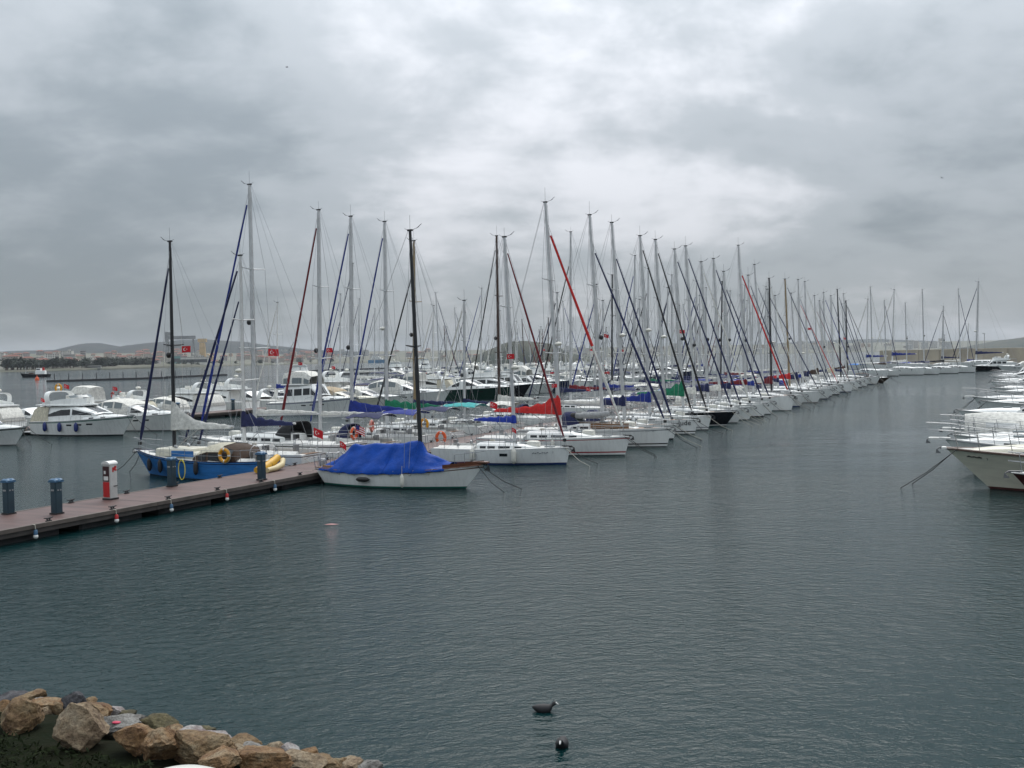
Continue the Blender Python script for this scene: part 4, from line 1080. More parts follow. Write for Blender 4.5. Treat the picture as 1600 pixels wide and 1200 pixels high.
# shipyard gantry crane
CRG = pm('crane_grey', (0.22, 0.23, 0.24), 0.6, var=0.2, vscale=0.1)
CRY = pm('crane_ochre', (0.50, 0.36, 0.20), 0.7, var=0.25, vscale=0.1)
Yc = 2650; a = at_dist(283, 560, Yc)
g = empty('gantry_crane', (a.x, Yc, 3), 0.1, 'grey shipyard gantry crane with a long box beam', 'crane')
mpp = Yc / 1600.0
H = (569 - 523) * mpp
m = MB(); m.box((0, 0, H - 4), (46 * mpp, 7, 8.5)); m.build('beam', CRG, g, smooth=False)
m = MB(); m.box((-21 * mpp, 0, H - 2), (4.5 * mpp, 9, 26)); m.box((-17.5 * mpp, 0, H + 6), (6 * mpp, 8, 9)); m.build('hoist_house', CRG, g, smooth=False)
for sx_ in (-20, 19):
    for sy_ in (-1, 1):
        m = MB(); m.tube([(sx_ * mpp + 5 * sy_, sy_ * 10, 0), (sx_ * mpp, sy_ * 2, H - 8)], 1.5 if sx_ > 0 else 2.4, 6); m.build('leg', CRG, g)
m = MB(); m.box((19 * mpp, 0, H * 0.35), (8, 18, 1.6)); m.build('tie_beam', CRG, g, smooth=False)
Yd = 2500; a = at_dist(317, 560, Yd); g = empty('dockside_crane', (a.x, Yd, 3), 0, 'ochre tower crane with bulky cab beside the gantry crane', 'crane'); mpp = Yd / 1600
H = (569 - 527) * mpp
m = MB(); m.box((0, 0, H * 0.42), (9.5 * mpp, 12, H * 0.84), taper=0.8); m.build('tower', CRY, g, smooth=False)
m = MB(); m.box((0, 0, H * 0.92), (13 * mpp, 10, H * 0.13)); m.build('cab', CRY, g, smooth=False)
m = MB(); m.box((12 * mpp, 0, H * 0.35), (10 * mpp, 8, 3), ry=0.5); m.box((14 * mpp, 0, H * 0.15), (9 * mpp, 10, H * 0.3)); m.build('jib', CRY, g, smooth=False)
for k, (px_, top_) in enumerate(((452, 533), (690, 545), (726, 541))):      # lattice cranes further along
    Yk = 2900; a = at_dist(px_, 560, Yk); g = empty('jib_crane', (a.x, Yk, 3), 0, ['thin lattice crane left of the hazy middle shore', 'small lattice crane behind the middle masts', 'second lattice crane near the wooded headland'][k], 'crane')
    Hk = (575 - 0.02 * px_ - top_) * Yk / 1600
    m = MB()
    for q in (-3, 3): m.tube([(q, 0, 0), (q * 0.6, 0, Hk * 0.7)], 0.8, 4)
    for q in range(5): m.tube([(-3, 0, Hk * .7 * q / 5), (3, 0, Hk * .7 * (q + 1) / 5)], 0.5, 4)
    m.build('tower', CRG, g)
    m = MB(); m.tube([(0, 0, Hk * 0.6), (14, 0, Hk)], 0.9, 4); m.build('jib', CRG, g)

# ------------------------------------------------------------------ ships at sea
a = at(55, 589.5, 0); mpp = a.y / 1600
g = empty('tugboat', (a.x, a.y, 0), R(180), 'dark hulled tug with white wheelhouse, out on the left water', 'tug')
Lt = 46 * mpp
ht = Hull(Lt, Lt * 0.24, Lt * 0.145, Lt * 0.10, 1.2, 0.4, 0.85, sag=Lt * 0.015)
build_hull(ht, g, BLACKH, BLACKH, ANTIF['red']); build_deck(ht, g, DECKG); rail_strip(ht, g, DARK, Lt * 0.006, 0.05, 'bulwark')
q = Lt / 20.0
m = MB(); m.bbox((-4.0 * q, 0, 3.3 * q), (6.4 * q, 3.4 * q, 2.4 * q), 0.3 * q); wh = m.build('deckhouse', WHITE, g, angle=30)
m = MB(); m.bbox((-2.8 * q, 0, 5.2 * q), (3.0 * q, 2.8 * q, 1.7 * q), 0.25 * q); wh = m.build('wheelhouse', WHITE, g, angle=30)
for yy in (-1.42, 1.42):
    m = MB(); m.box((-2.8 * q, yy * q, 5.4 * q), (2.4 * q, 0.06, 0.7 * q)); m.build('window', GLASS, wh, smooth=False)
m = MB(); m.lathe([(0.75 * q, 0), (0.65 * q, 2.2 * q)], (-5.8 * q, 0, 4.4 * q), 12); m.build('funnel', REDP, g)
m = MB(); m.tube([(-2.8 * q, 0, 6 * q), (-2.9 * q, 0, 9.2 * q)], 0.12 * q, 5); m.tube([(6.2 * q, 0, 2.5 * q), (6.4 * q, 0, 7.2 * q)], 0.13 * q, 5); m.tube([(6.2 * q, 0, 4 * q), (4.0 * q, 0, 7 * q)], 0.09 * q, 5); m.build('mast', GREYP, g)
m = MB(); m.bbox((2.5 * q, 0, 2.5 * q), (3 * q, 2 * q, 1.2 * q), 0.2 * q); m.build('deck_gear', CV['brown'], g, angle=30)
a = at(58, 594, 0); m = MB(); m.lathe([(0.9, -0.5), (1.0, 0.3), (0.7, 1.2), (0.2, 1.6), (0.1, 2.4)], n=12)
o = m.build('channel_buoy', ORANGE); o.location = (a.x, a.y, 0); tag(o, 'orange buoy floating just below the dark tug', 'buoy')
Yf = 2600; a = at_dist(590, 562, Yf); mpp = Yf / 1600
FERB = pm('ferry_blue', (0.05, 0.20, 0.38), 0.5)
g = empty('ferry', (a.x, Yf, 0), R(-8), 'blue hulled ferry with white decks, moored far across the water', 'ship')
hf = Hull(30 * mpp, 9, 8, 7, 4, 0.5, 0.9); build_hull(hf, g, FERB, FERB, ANTIF['red']); build_deck(hf, g, WHITE)
for k in range(3):
    m = MB(); m.bbox((-2 - k * 1.5, 0, 9.2 + 3 * k), (30 - 6 * k, 8 - k, 2.9), 0.5); o = m.build('deck_level', WHITE, g, angle=30)
    m = MB(); m.box((-2 - k * 1.5, -(8 - k) / 2 - 0.03, 9.3 + 3 * k), (26 - 6 * k, 0.1, 1.1)); m.build('window_band', WINF, o, smooth=False)
m = MB(); m.lathe([(1.6, 0), (1.2, 5)], (-8, 0, 17), 10); m.build('funnel', FERB, g)

# ------------------------------------------------------------------ breakwater wall at the far right
STONE = pm('breakwater_stone', (0.40, 0.355, 0.28), 0.9, col2=(0.30, 0.27, 0.22), vscale=0.25, bump=0.3, bscale=1.0)
STONED = pm('breakwater_rock', (0.12, 0.11, 0.10), 0.95, var=0.4, vscale=0.4)
b0 = at_dist(1378, 560, 345); b1 = at_dist(1700, 560, 285)
d = (Vector((b1.x, b1.y, 0)) - Vector((b0.x, b0.y, 0))); Lb = d.length; ang = math.atan2(d.y, d.x)
g = empty('breakwater', (b0.x, b0.y, 0), ang, 'long pale stone breakwater wall closing the marina at far right', 'breakwater')
n = int(Lb / 7.5)
for k in range(n):
    m = MB(); m.bbox(((k + 0.5) * Lb / n, 0, 2.95 + 0.05 * math.sin(k * 3.1)), (Lb / n - 0.07, 2.6, 6.1), 0.12); m.build('wall_panel', STONE, g, smooth=False)
m = MB(); m.box((Lb / 2, -3.4, 0.35), (Lb, 4.2, 1.3)); m.build('quay', DECKG, g, smooth=False)
for k in range(5):
    xx = Lb * (0.14 + 0.2 * k); m = MB(); m.tube([(xx, 0.6, 5.9), (xx, 0.6, 10.5)], [0.12, 0.08], 6); m.box((xx, 0.3, 10.5), (0.25, 0.9, 0.2)); m.build('lamp_post', GREYP, g)
rr = random.Random(4)
for k in range(26):
    pass

# ------------------------------------------------------------------ jetties
JDECK = None
def jetty_deck_material():
    m = bpy.data.materials.new('jetty_boards'); m.use_nodes = True
    t = m.node_tree; b = t.nodes['Principled BSDF']; b.inputs['Roughness'].default_value = 0.55
    c = t.nodes.new('ShaderNodeTexCoord'); s = t.nodes.new('ShaderNodeSeparateXYZ'); t.links.new(c.outputs['Object'], s.inputs[0])
    def mth(op, a, b_=None):
        n_ = t.nodes.new('ShaderNodeMath'); n_.operation = op
        for i, v in enumerate((a, b_)):
            if v is None: continue
            if isinstance(v, (int, float)): n_.inputs[i].default_value = v
            else: t.links.new(v, n_.inputs[i])
        return n_.outputs[0]
    u = mth('MULTIPLY', s.outputs[0], 1 / 0.14); f = mth('FRACT', u); fl_ = mth('FLOOR', u)
    wn = t.nodes.new('ShaderNodeTexWhiteNoise'); wn.noise_dimensions = '1D'; t.links.new(fl_, wn.inputs['W'])
    nz = t.nodes.new('ShaderNodeTexNoise'); nz.inputs['Scale'].default_value = 0.9; nz.inputs['Detail'].default_value = 5
    t.links.new(c.outputs['Object'], nz.inputs['Vector'])
    k = mth('ADD', mth('MULTIPLY', wn.outputs['Value'], 0.45), mth('MULTIPLY', nz.outputs['Fac'], 0.75))
    r = t.nodes.new('ShaderNodeValToRGB'); r.color_ramp.elements[0].color = (0.052, 0.024, 0.020, 1); r.color_ramp.elements[1].color = (0.125, 0.064, 0.055, 1)
    r.color_ramp.elements[0].position = 0.25; r.color_ramp.elements[1].position = 0.95
    t.links.new(k, r.inputs[0])
    gap = mth('LESS_THAN', f, 0.07)
    mx_ = t.nodes.new('ShaderNodeMix'); mx_.data_type = 'RGBA'; t.links.new(gap, mx_.inputs[0]); t.links.new(r.outputs[0], mx_.inputs[6]); mx_.inputs[7].default_value = (0.04, 0.028, 0.025, 1)
    t.links.new(mx_.outputs[2], b.inputs['Base Color'])
    return m
JBOARD = jetty_deck_material()
JBEAM = pm('jetty_edge_beam', (0.13, 0.105, 0.09), 0.7, var=0.3, vscale=1.5)
JBEAM2 = pm('jetty_edge_lower', (0.07, 0.06, 0.055), 0.8, var=0.3, vscale=1.5)
FLOATM = pm('pontoon_float', (0.035, 0.036, 0.038), 0.8, var=0.4, vscale=1.5)
BLUEP = pm('pedestal_blue', (0.014, 0.040, 0.058), 0.5, var=0.2, vscale=3)
BLUEL = pm('pedestal_lid_blue', (0.05, 0.13, 0.23), 0.45, var=0.2)
def jetty(s0, s1, p_near, width, label, name='jetty', detail=True):
    a = Wp(s0, p_near - width / 2); L_ = s1 - s0
    g = empty(name, (a.x, a.y, 0), ANG_U, label, 'jetty')
    sec = 12.0; n_ = max(1, int(round(L_ / sec)))
    for k in range(n_):
        x0_ = L_ * k / n_; ln = L_ / n_
        m = MB(); m.box((x0_ + ln / 2, 0, 0.50), (ln - 0.03, width - 0.24, 0.10)); m.build('deck_section', JBOARD, g, smooth=False)
        for sg in (-1, 1):
            m = MB(); m.box((x0_ + ln / 2, sg * (width / 2 - 0.06), 0.492), (ln - 0.02, 0.12, 0.14)); m.build('edge_beam', JBEAM, g, smooth=False)
            m = MB(); m.box((x0_ + ln / 2, sg * (width / 2 - 0.10), 0.33), (ln - 0.02, 0.08, 0.17)); m.build('lower_beam', JBEAM2, g, smooth=False)
        for q in range(3):
            m = MB(); m.bbox((x0_ + ln * (q + 0.5) / 3, 0, 0.05), (ln / 3 - 0.9, width - 0.7, 0.70), 0.08); m.build('float', FLOATM, g, smooth=False)
    return g
jetty(-34, 168, 0.0, 3.5, 'near brown boarded jetty with dark floats running from left edge into the rows of boats')
jetty(-6, 235, -48.0, 3.0, 'second brown jetty behind the big white motor yachts on the left')
jetty(150, 340, -96.0, 2.6, 'third jetty among the distant white boats')
jetty(-30, 168, 42.5, 3.0, 'jetty the right hand motor boats are moored to, mostly out of the picture')
# empty floating pontoons far out
PD = pm('pontoon_dark', (0.05, 0.05, 0.055), 0.8)
def far_pontoon(p_a, p_b, wid, label, nposts):
    A = at(*p_a, 0.3); B2 = at(*p_b, 0.3); d_ = B2 - A; ln = d_.length
    g = empty('floating_pontoon', (A.x, A.y, 0), math.atan2(d_.y, d_.x), label, 'pontoon')
    m = MB(); m.box((ln / 2, 0, 0.35), (ln, wid, 0.9)); m.build('deck', PD, g, smooth=False)
    for k in range(nposts):
        m = MB(); m.tube([(ln * (k + 0.5) / nposts, 0, 0.5), (ln * (k + 0.5) / nposts, 0, 3.2)], 0.16, 6); m.build('pile', PD, g)
far_pontoon((74, 596), (262, 590.5), 2.2, 'long dark floating pontoon with short posts on the open left water', 9)
far_pontoon((262, 589.6), (352, 586), 2.2, 'dark floating pontoon seen past the black mast', 4)
far_pontoon((474, 580), (640, 574), 2.6, 'farthest empty dark pontoon right of the red flag', 5)
far_pontoon((508, 586), (660, 579), 2.6, 'middle empty dark pontoon behind the tan cruiser', 5)
far_pontoon((512, 597), (690, 587), 2.6, 'nearest empty dark pontoon behind the tan cruiser', 5)

# jetty furniture
def pedestal(s, p, label, group='blue service pedestals on the near jetty', hgt=1.32):
    c = Wp(s, p, 0.55); g = empty('service_pedestal', c, ANG_U, label, 'service pedestal', group)
    m = MB(); m.bbox((0, 0, hgt * 0.46), (0.33, 0.30, hgt * 0.92), 0.04); b_ = m.build('body', BLUEP, g, angle=30)
    m = MB(); m.box((0, 0, 0.03), (0.38, 0.34, 0.06)); m.build('foot_plate', DARK, g, smooth=False)
    m = MB(); rings = []
    for i in range(9):
        x_ = -0.20 + 0.4 * i / 8; zz = hgt * 0.93 + 0.05 * abs(math.sin(i / 8 * math.pi * 2)) ** 0.7
        rings.append([(x_, -0.185, hgt * 0.90), (x_, -0.19, zz), (x_, -0.1, zz + 0.05), (x_, 0.1, zz + 0.05), (x_, 0.19, zz), (x_, 0.185, hgt * 0.90)])
    m.loft(rings, True, 0, True); m.build('lid', BLUEL, g, angle=50)
    for sx_ in (-0.09, 0.03):
        for face in (-1, 1):
            m = MB(); m.box((sx_ + 0.03, face * 0.158, hgt * 0.68), (0.05, 0.03, 0.05)); m.build('socket', GREYP, b_, smooth=False)
    m = MB(); m.box((-0.172, 0, hgt * 0.68), (0.02, 0.14, 0.06)); m.build('socket_plate', GREYP, b_, smooth=False)
    return g
def on_deck(px_, py_): return at(px_, py_, 0.55)
def sp(P):
    d_ = Vector((P.x, P.y)) - P0; return d_.dot(UX), d_.dot(NX)
for (px_, py_, lab) in ((-3, 802, 'blue service pedestal cut by the left edge of the picture'), (89, 803, 'blue service pedestal left of the red fire point'), (264, 760, 'blue service pedestal in front of the blue yacht with a yellow hose'), (409, 750, 'blue service pedestal in front of the yellow dinghy')):
    s_, p_ = sp(on_deck(px_, py_)); pedestal(s_, min(max(p_, -3.2), -0.4), lab)
# small things on the second jetty
for px_, py_ in ((240, 652), (312, 648), (420, 641)):
    s_, p_ = sp(at(px_, py_, 0.55)); pedestal(s_, -50.2, 'blue service pedestal on the second jetty behind', 'blue service pedestals on the second jetty')
c = on_deck(152, 779); s_, p_ = sp(c); c = Wp(s_, max(p_, -2.6), 0.55)
g = empty('fire_point', c, ANG_U, 'grey and red fire hose cabinet standing on the near jetty', 'fire cabinet')
GREYW = pm('cabinet_grey', (0.50, 0.50, 0.48), 0.45, var=0.12, vscale=3)
GREYT = pm('cabinet_top', (0.68, 0.68, 0.66), 0.45)
m = MB(); m.bbox((0, 0, 0.76), (0.40, 0.42, 1.40), 0.03); m.build('cabinet', GREYW, g, angle=30)
m = MB(); m.box((0, 0, 0.035), (0.44, 0.46, 0.07)); m.build('plinth', DARK, g, smooth=False)
m = MB(); rings = [[(x_, 0.225 * math.cos(math.pi * k / 8), 1.45 + 0.13 * math.sin(math.pi * k / 8)) for k in range(9)] for x_ in (-0.24, 0.22)]
m.loft(rings, True, 0, True); m.build('rounded_top', GREYT, g, angle=60)
m = MB(); m.box((-0.206, 0, 0.42), (0.02, 0.34, 0.62)); dd = m.build('door', REDP, g, smooth=False)
m = MB(); m.box((-0.206, 0, 1.06), (0.02, 0.34, 0.62)); m.build('window_panel', pm('dark_red_panel', (0.045, 0.012, 0.014), 0.3), g, smooth=False)
m = MB(); m.box((-0.222, -0.01, 0.88), (0.012, 0.24, 0.16)); m.build('notice', TAPE, g, smooth=False)
m = MB(); m.box((-0.222, 0.05, 1.12), (0.012, 0.09, 0.13)); m.build('notice', TAPE, g, smooth=False)
m = MB()
for k, (yy, zz, w_, h_) in enumerate(((-0.03, 1.26, 0.16, 0.12), (0.05, 1.32, 0.10, 0.10), (-0.08, 1.17, 0.07, 0.08), (0.06, 1.2, 0.09, 0.06))):
    m.box((0.04 + yy, -0.216, zz), (w_, 0.012 + 0.002 * k, h_), rz=0)
m.build('hose_emblem', REDP, g, smooth=False)
m = MB(); m.box((0.08, -0.216, 0.55), (0.2, 0.016, 0.035)); m.build('handle', DARK, g, smooth=False)
# cleats along both edges
CLE = pm('cleat_iron', (0.03, 0.03, 0.032), 0.6)
def cleat_mesh():
    m = MB(); m.box((0, 0, 0.015), (0.22, 0.1, 0.03)); m.box((-0.05, 0, 0.06), (0.04, 0.05, 0.09)); m.box((0.05, 0, 0.06), (0.04, 0.05, 0.09))
    m.tube([(-0.19, 0, 0.125), (-0.1, 0, 0.11), (0.1, 0, 0.11), (0.19, 0, 0.125)], [0.018, 0.026, 0.026, 0.018], 6)
    return m.build('cleat', CLE)
base = None
for k in range(16):
    for p_, edge in ((-0.16, 'channel'), (-3.34, 'far')):
        o = cleat_mesh() if base is None else base.copy()
        if base is None: base = o
        else: COL.objects.link(o)
        P_ = Wp(-18.2 + 2.9 * k + (0.9 if edge == 'far' else 0), p_, 0.563); o.location = P_; o.rotation_euler = (0, 0, ANG_U)
        tag(o, 'black mooring cleat bolted along the %s edge of the near jetty' % edge, 'cleat', 'cleats on the %s edge of the near jetty' % edge)
# small hanging floats
for k, (px_, py_, mt, nm) in enumerate(((17, 829, BLUEL, 'blue'), (157, 806, REDP, 'red'), (248, 790, BLUEL, 'blue'), (346, 774, REDP, 'red'), (431, 760, BLUEL, 'blue'))):
    s_, _p = sp(at(px_, py_, 0.3)); P_ = Wp(s_, 0.10, 0.26)
    m = MB(); m.ell((0, 0, -0.1), 0.085, 12, 8); o = m.build('mooring_float', TAPE)
    m = MB(); m.lathe([(0.04, 0.13), (0.066, 0.10), (0.07, -0.03), (0.05, -0.05)], n=10); m.build('cap', mt, o)
    m = MB(); m.tube([(0, 0, 0.15), (-0.02, 0, 0.30), (-0.15, 0, 0.315)], 0.015, 5); m.build('lanyard', ROPE, o)
    o.location = P_; o.rotation_euler = (0, 0, ANG_N)
    tag(o, ['white and blue float hanging at the left end of the near jetty', 'white and red float hanging below the fire cabinet', 'white and blue float hanging between fire cabinet and yellow hose pedestal', 'white and red float hanging in front of the blue yacht', 'white and blue float hanging beyond the pedestal by the dinghy'][k], 'float', 'small floats hanging from the jetty edge')
# yellow hose on pedestal
s_, p_ = sp(on_deck(264, 760))
P_ = Wp(s_, min(max(p_, -2.7), -0.45), 0.55)
m = MB(); pts = []
for i in range(40):
    a_ = i / 39 * math.pi * 2 * 2.5; pts.append((0.20 + 0.02 * math.sin(i), 0.15 * math.cos(a_), 0.75 + 0.45 * math.sin(a_) * (1 if i < 30 else 0.9)))
m.tube(pts, 0.018, 5); o = m.build('water_hose', pm('hose_yellow', (0.55, 0.5, 0.06), 0.5)); o.location = P_; o.rotation_euler = (0, 0, ANG_U + 0.4)
tag(o, 'yellow hose coiled on the pedestal in front of the blue yacht', 'hose')
# rolled yellow dinghy lying on the jetty
YEL = pm('inflatable_yellow', (0.66, 0.36, 0.02), 0.5, var=0.15, vscale=3)
A = at(372, 738, 0.55); A = Wp(*[sp(A)[0], -2.75], 0.55)
g = empty('inflatable_dinghy', A, ANG_U + 0.15, 'yellow inflatable dinghy with black bands folded on the far jetty edge', 'dinghy')
m = MB(); m.tube([(-0.2, 0.1, 0.17), (0.6, 0.06, 0.22), (1.3, 0.02, 0.42), (1.75, 0.0, 0.62)], [0.15, 0.21, 0.22, 0.18], 12); m.build('tube', YEL, g)
m = MB(); m.tube([(0.1, -0.33, 0.13), (0.9, -0.35, 0.15), (1.6, -0.3, 0.25), (2.1, -0.1, 0.45)], [0.12, 0.15, 0.16, 0.13], 12); m.build('tube', pm('inflatable_pale', (0.60, 0.50, 0.28), 0.6), g)
for xx, zz in ((0.25, 0.19), (0.9, 0.29), (1.4, 0.46)):
    m = MB(); m.torus((xx, 0.05, zz), 0.215, 0.02, 'x', 14, 5); m.build('band', RUB, g)

# ------------------------------------------------------------------ the near bank
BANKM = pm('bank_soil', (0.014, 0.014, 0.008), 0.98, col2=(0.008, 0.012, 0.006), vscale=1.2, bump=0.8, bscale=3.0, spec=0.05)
# shoreline in plan: from left (-16,21) to (2,13.5)
def bank_z(x_, y_):
    d_ = ((x_ + 8.6) * 0.46 + (y_ - 17.9) * 0.89)       # distance beyond the stone line (towards the water)
    z = 0.0 - 0.5 * d_ if d_ > -0.8 else 0.4 - 0.22 * max(0, -d_ - 2.6)
    z = z if d_ > -2.6 else min(z, 0.4) + 0.26 * (-d_ - 2.6)
    z += 0.06 * mnoise.noise(Vector((x_ * 0.7, y_ * 0.7, 0)))
    return max(-1.2, min(z, 1.9))
rings = []
for i in range(31):
    x_ = -34 + 50 * i / 30
    row = []
    for j in range(31):
        y_ = -14 + 46 * j / 30
        row.append((x_, y_, bank_z(x_, y_)))
    rings.append(row)
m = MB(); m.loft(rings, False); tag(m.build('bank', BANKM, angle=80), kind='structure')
def rock_mat(name, c1_, c2_, c3_, crack=0.5):
    m_ = bpy.data.materials.new(name); m_.use_nodes = True; t = m_.node_tree; b = t.nodes['Principled BSDF']; b.inputs['Roughness'].default_value = 0.85
    c_ = t.nodes.new('ShaderNodeTexCoord'); oi = t.nodes.new('ShaderNodeObjectInfo')
    ad = t.nodes.new('ShaderNodeVectorMath'); ad.operation = 'ADD'; t.links.new(c_.outputs['Object'], ad.inputs[0])
    sc2 = t.nodes.new('ShaderNodeVectorMath'); sc2.operation = 'SCALE'; t.links.new(oi.outputs['Location'], sc2.inputs[0]); sc2.inputs['Scale'].default_value = 3.7
    t.links.new(sc2.outputs[0], ad.inputs[1])
    n1 = t.nodes.new('ShaderNodeTexNoise'); n1.inputs['Scale'].default_value = 3.2; n1.inputs['Detail'].default_value = 8; n1.inputs['Roughness'].default_value = 0.65; t.links.new(ad.outputs[0], n1.inputs['Vector'])
    n2 = t.nodes.new('ShaderNodeTexNoise'); n2.inputs['Scale'].default_value = 19; n2.inputs['Detail'].default_value = 8; n2.inputs['Roughness'].default_value = 0.7; t.links.new(ad.outputs[0], n2.inputs['Vector'])
    r = t.nodes.new('ShaderNodeValToRGB'); e = r.color_ramp.elements; e[0].position = 0.32; e[0].color = (*c3_, 1); e[1].position = 0.68; e[1].color = (*c1_, 1); k_ = e.new(0.5); k_.color = (*c2_, 1)
    t.links.new(n1.outputs['Fac'], r.inputs[0])
    mx_ = t.nodes.new('ShaderNodeMix'); mx_.data_type = 'RGBA'; mx_.blend_type = 'MULTIPLY'; mx_.inputs[0].default_value = 0.8
    r2 = t.nodes.new('ShaderNodeValToRGB'); r2.color_ramp.elements[0].position = 0.35; r2.color_ramp.elements[0].color = (0.35, 0.32, 0.3, 1); r2.color_ramp.elements[1].position = 0.58; r2.color_ramp.elements[1].color = (1, 1, 1, 1)
    t.links.new(n2.outputs['Fac'], r2.inputs[0]); t.links.new(r.outputs[0], mx_.inputs[6]); t.links.new(r2.outputs[0], mx_.inputs[7]); ge = t.nodes.new('ShaderNodeNewGeometry'); sz = t.nodes.new('ShaderNodeSeparateXYZ'); t.links.new(ge.outputs['Position'], sz.inputs[0])
    wet = t.nodes.new('ShaderNodeMapRange'); wet.inputs['From Min'].default_value = 0.10; wet.inputs['From Max'].default_value = 0.24; wet.inputs['To Min'].default_value = 0.30; t.links.new(sz.outputs[2], wet.inputs['Value'])
    wm_ = t.nodes.new('ShaderNodeVectorMath'); wm_.operation = 'SCALE'; t.links.new(mx_.outputs[2], wm_.inputs[0]); t.links.new(wet.outputs[0], wm_.inputs['Scale'])
    t.links.new(wm_.outputs[0], b.inputs['Base Color'])
    bp = t.nodes.new('ShaderNodeBump'); bp.inputs['Strength'].default_value = 1.0; bp.inputs['Distance'].default_value = 0.08
    t.links.new(n2.outputs['Fac'], bp.inputs['Height']); t.links.new(bp.outputs[0], b.inputs['Normal'])
    return m_
RK = {'cream': rock_mat('limestone_cream', (0.46, 0.38, 0.27), (0.36, 0.27, 0.17), (0.20, 0.13, 0.08)),
      'ochre': rock_mat('limestone_ochre', (0.36, 0.28, 0.17), (0.27, 0.175, 0.085), (0.14, 0.075, 0.035)),
      'orange': rock_mat('limestone_rust', (0.42, 0.32, 0.20), (0.31, 0.18, 0.08), (0.14, 0.065, 0.03)),
      'grey': rock_mat('limestone_grey', (0.42, 0.41, 0.38), (0.30, 0.29, 0.27), (0.15, 0.14, 0.13)),
      'slate': rock_mat('rock_slate', (0.16, 0.16, 0.17), (0.07, 0.07, 0.08), (0.03, 0.03, 0.035)),
      'moss': rock_mat('rock_mossy', (0.24, 0.20, 0.10), (0.14, 0.12, 0.055), (0.06, 0.055, 0.03)),
      'white': rock_mat('rock_white', (0.62, 0.60, 0.58), (0.42, 0.38, 0.37), (0.22, 0.13, 0.12))}
def rock(px_, py_, z, w_, h_, d_, mat, label, seed, rz=0.0, sub=4):
    bm = bmesh.new(); bmesh.ops.create_icosphere(bm, subdivisions=sub, radius=1.0)
    rr = random.Random(seed); planes = []
    for k in range(20):
        nn = Vector((rr.gauss(0, 1), rr.gauss(0, 1), rr.gauss(0, 0.9))).normalized(); planes.append((nn, rr.uniform(0.52, 0.84)))
    off = Vector((seed * 3.17, seed * 1.7, 0)); bed = Vector((rr.gauss(0, .35), rr.gauss(0, .35), 1)).normalized()
    for v in bm.verts:
        p = v.co.copy(); n_ = v.co.copy()
        p += n_ * 0.16 * mnoise.noise(p * 1.3 + off)
        for nn, dd_ in planes:
            k = p.dot(nn) + 0.05 * mnoise.noise(p * 2.5 + off + nn * 7)
            if k > dd_: p -= nn * (k - dd_) * 0.97
        lay = p.dot(bed) * 5.0 + 1.2 * mnoise.noise(p * 1.1 + off)
        step = abs((lay % 1.0) - 0.5)
        p += n_ * (0.05 * (step - 0.25) + 0.055 * mnoise.fractal(p * 3.0 + off, 0.8, 2.2, 5) - 0.035 * max(0, mnoise.ridged_multi_fractal(p * 2.2 + off, 1.0, 2.1, 3, 1.0, 2.0) - 1.1))
        v.co = Vector((p.x * w_ / 1.55, p.y * d_ / 1.55, p.z * h_ / 1.55))
    me = bpy.data.meshes.new('rock'); bm.to_mesh(me); bm.free(); me.materials.append(RK[mat])
    me.polygons.foreach_set('use_smooth', [True] * len(me.polygons)); me.set_sharp_from_angle(angle=R(26))
    o = bpy.data.objects.new('rock', me); COL.objects.link(o)
    c_ = at(px_, py_, z); o.location = c_; o.rotation_euler = (0, 0, rz)
    return tag(o, label, 'rock', 'rocks of the bank')
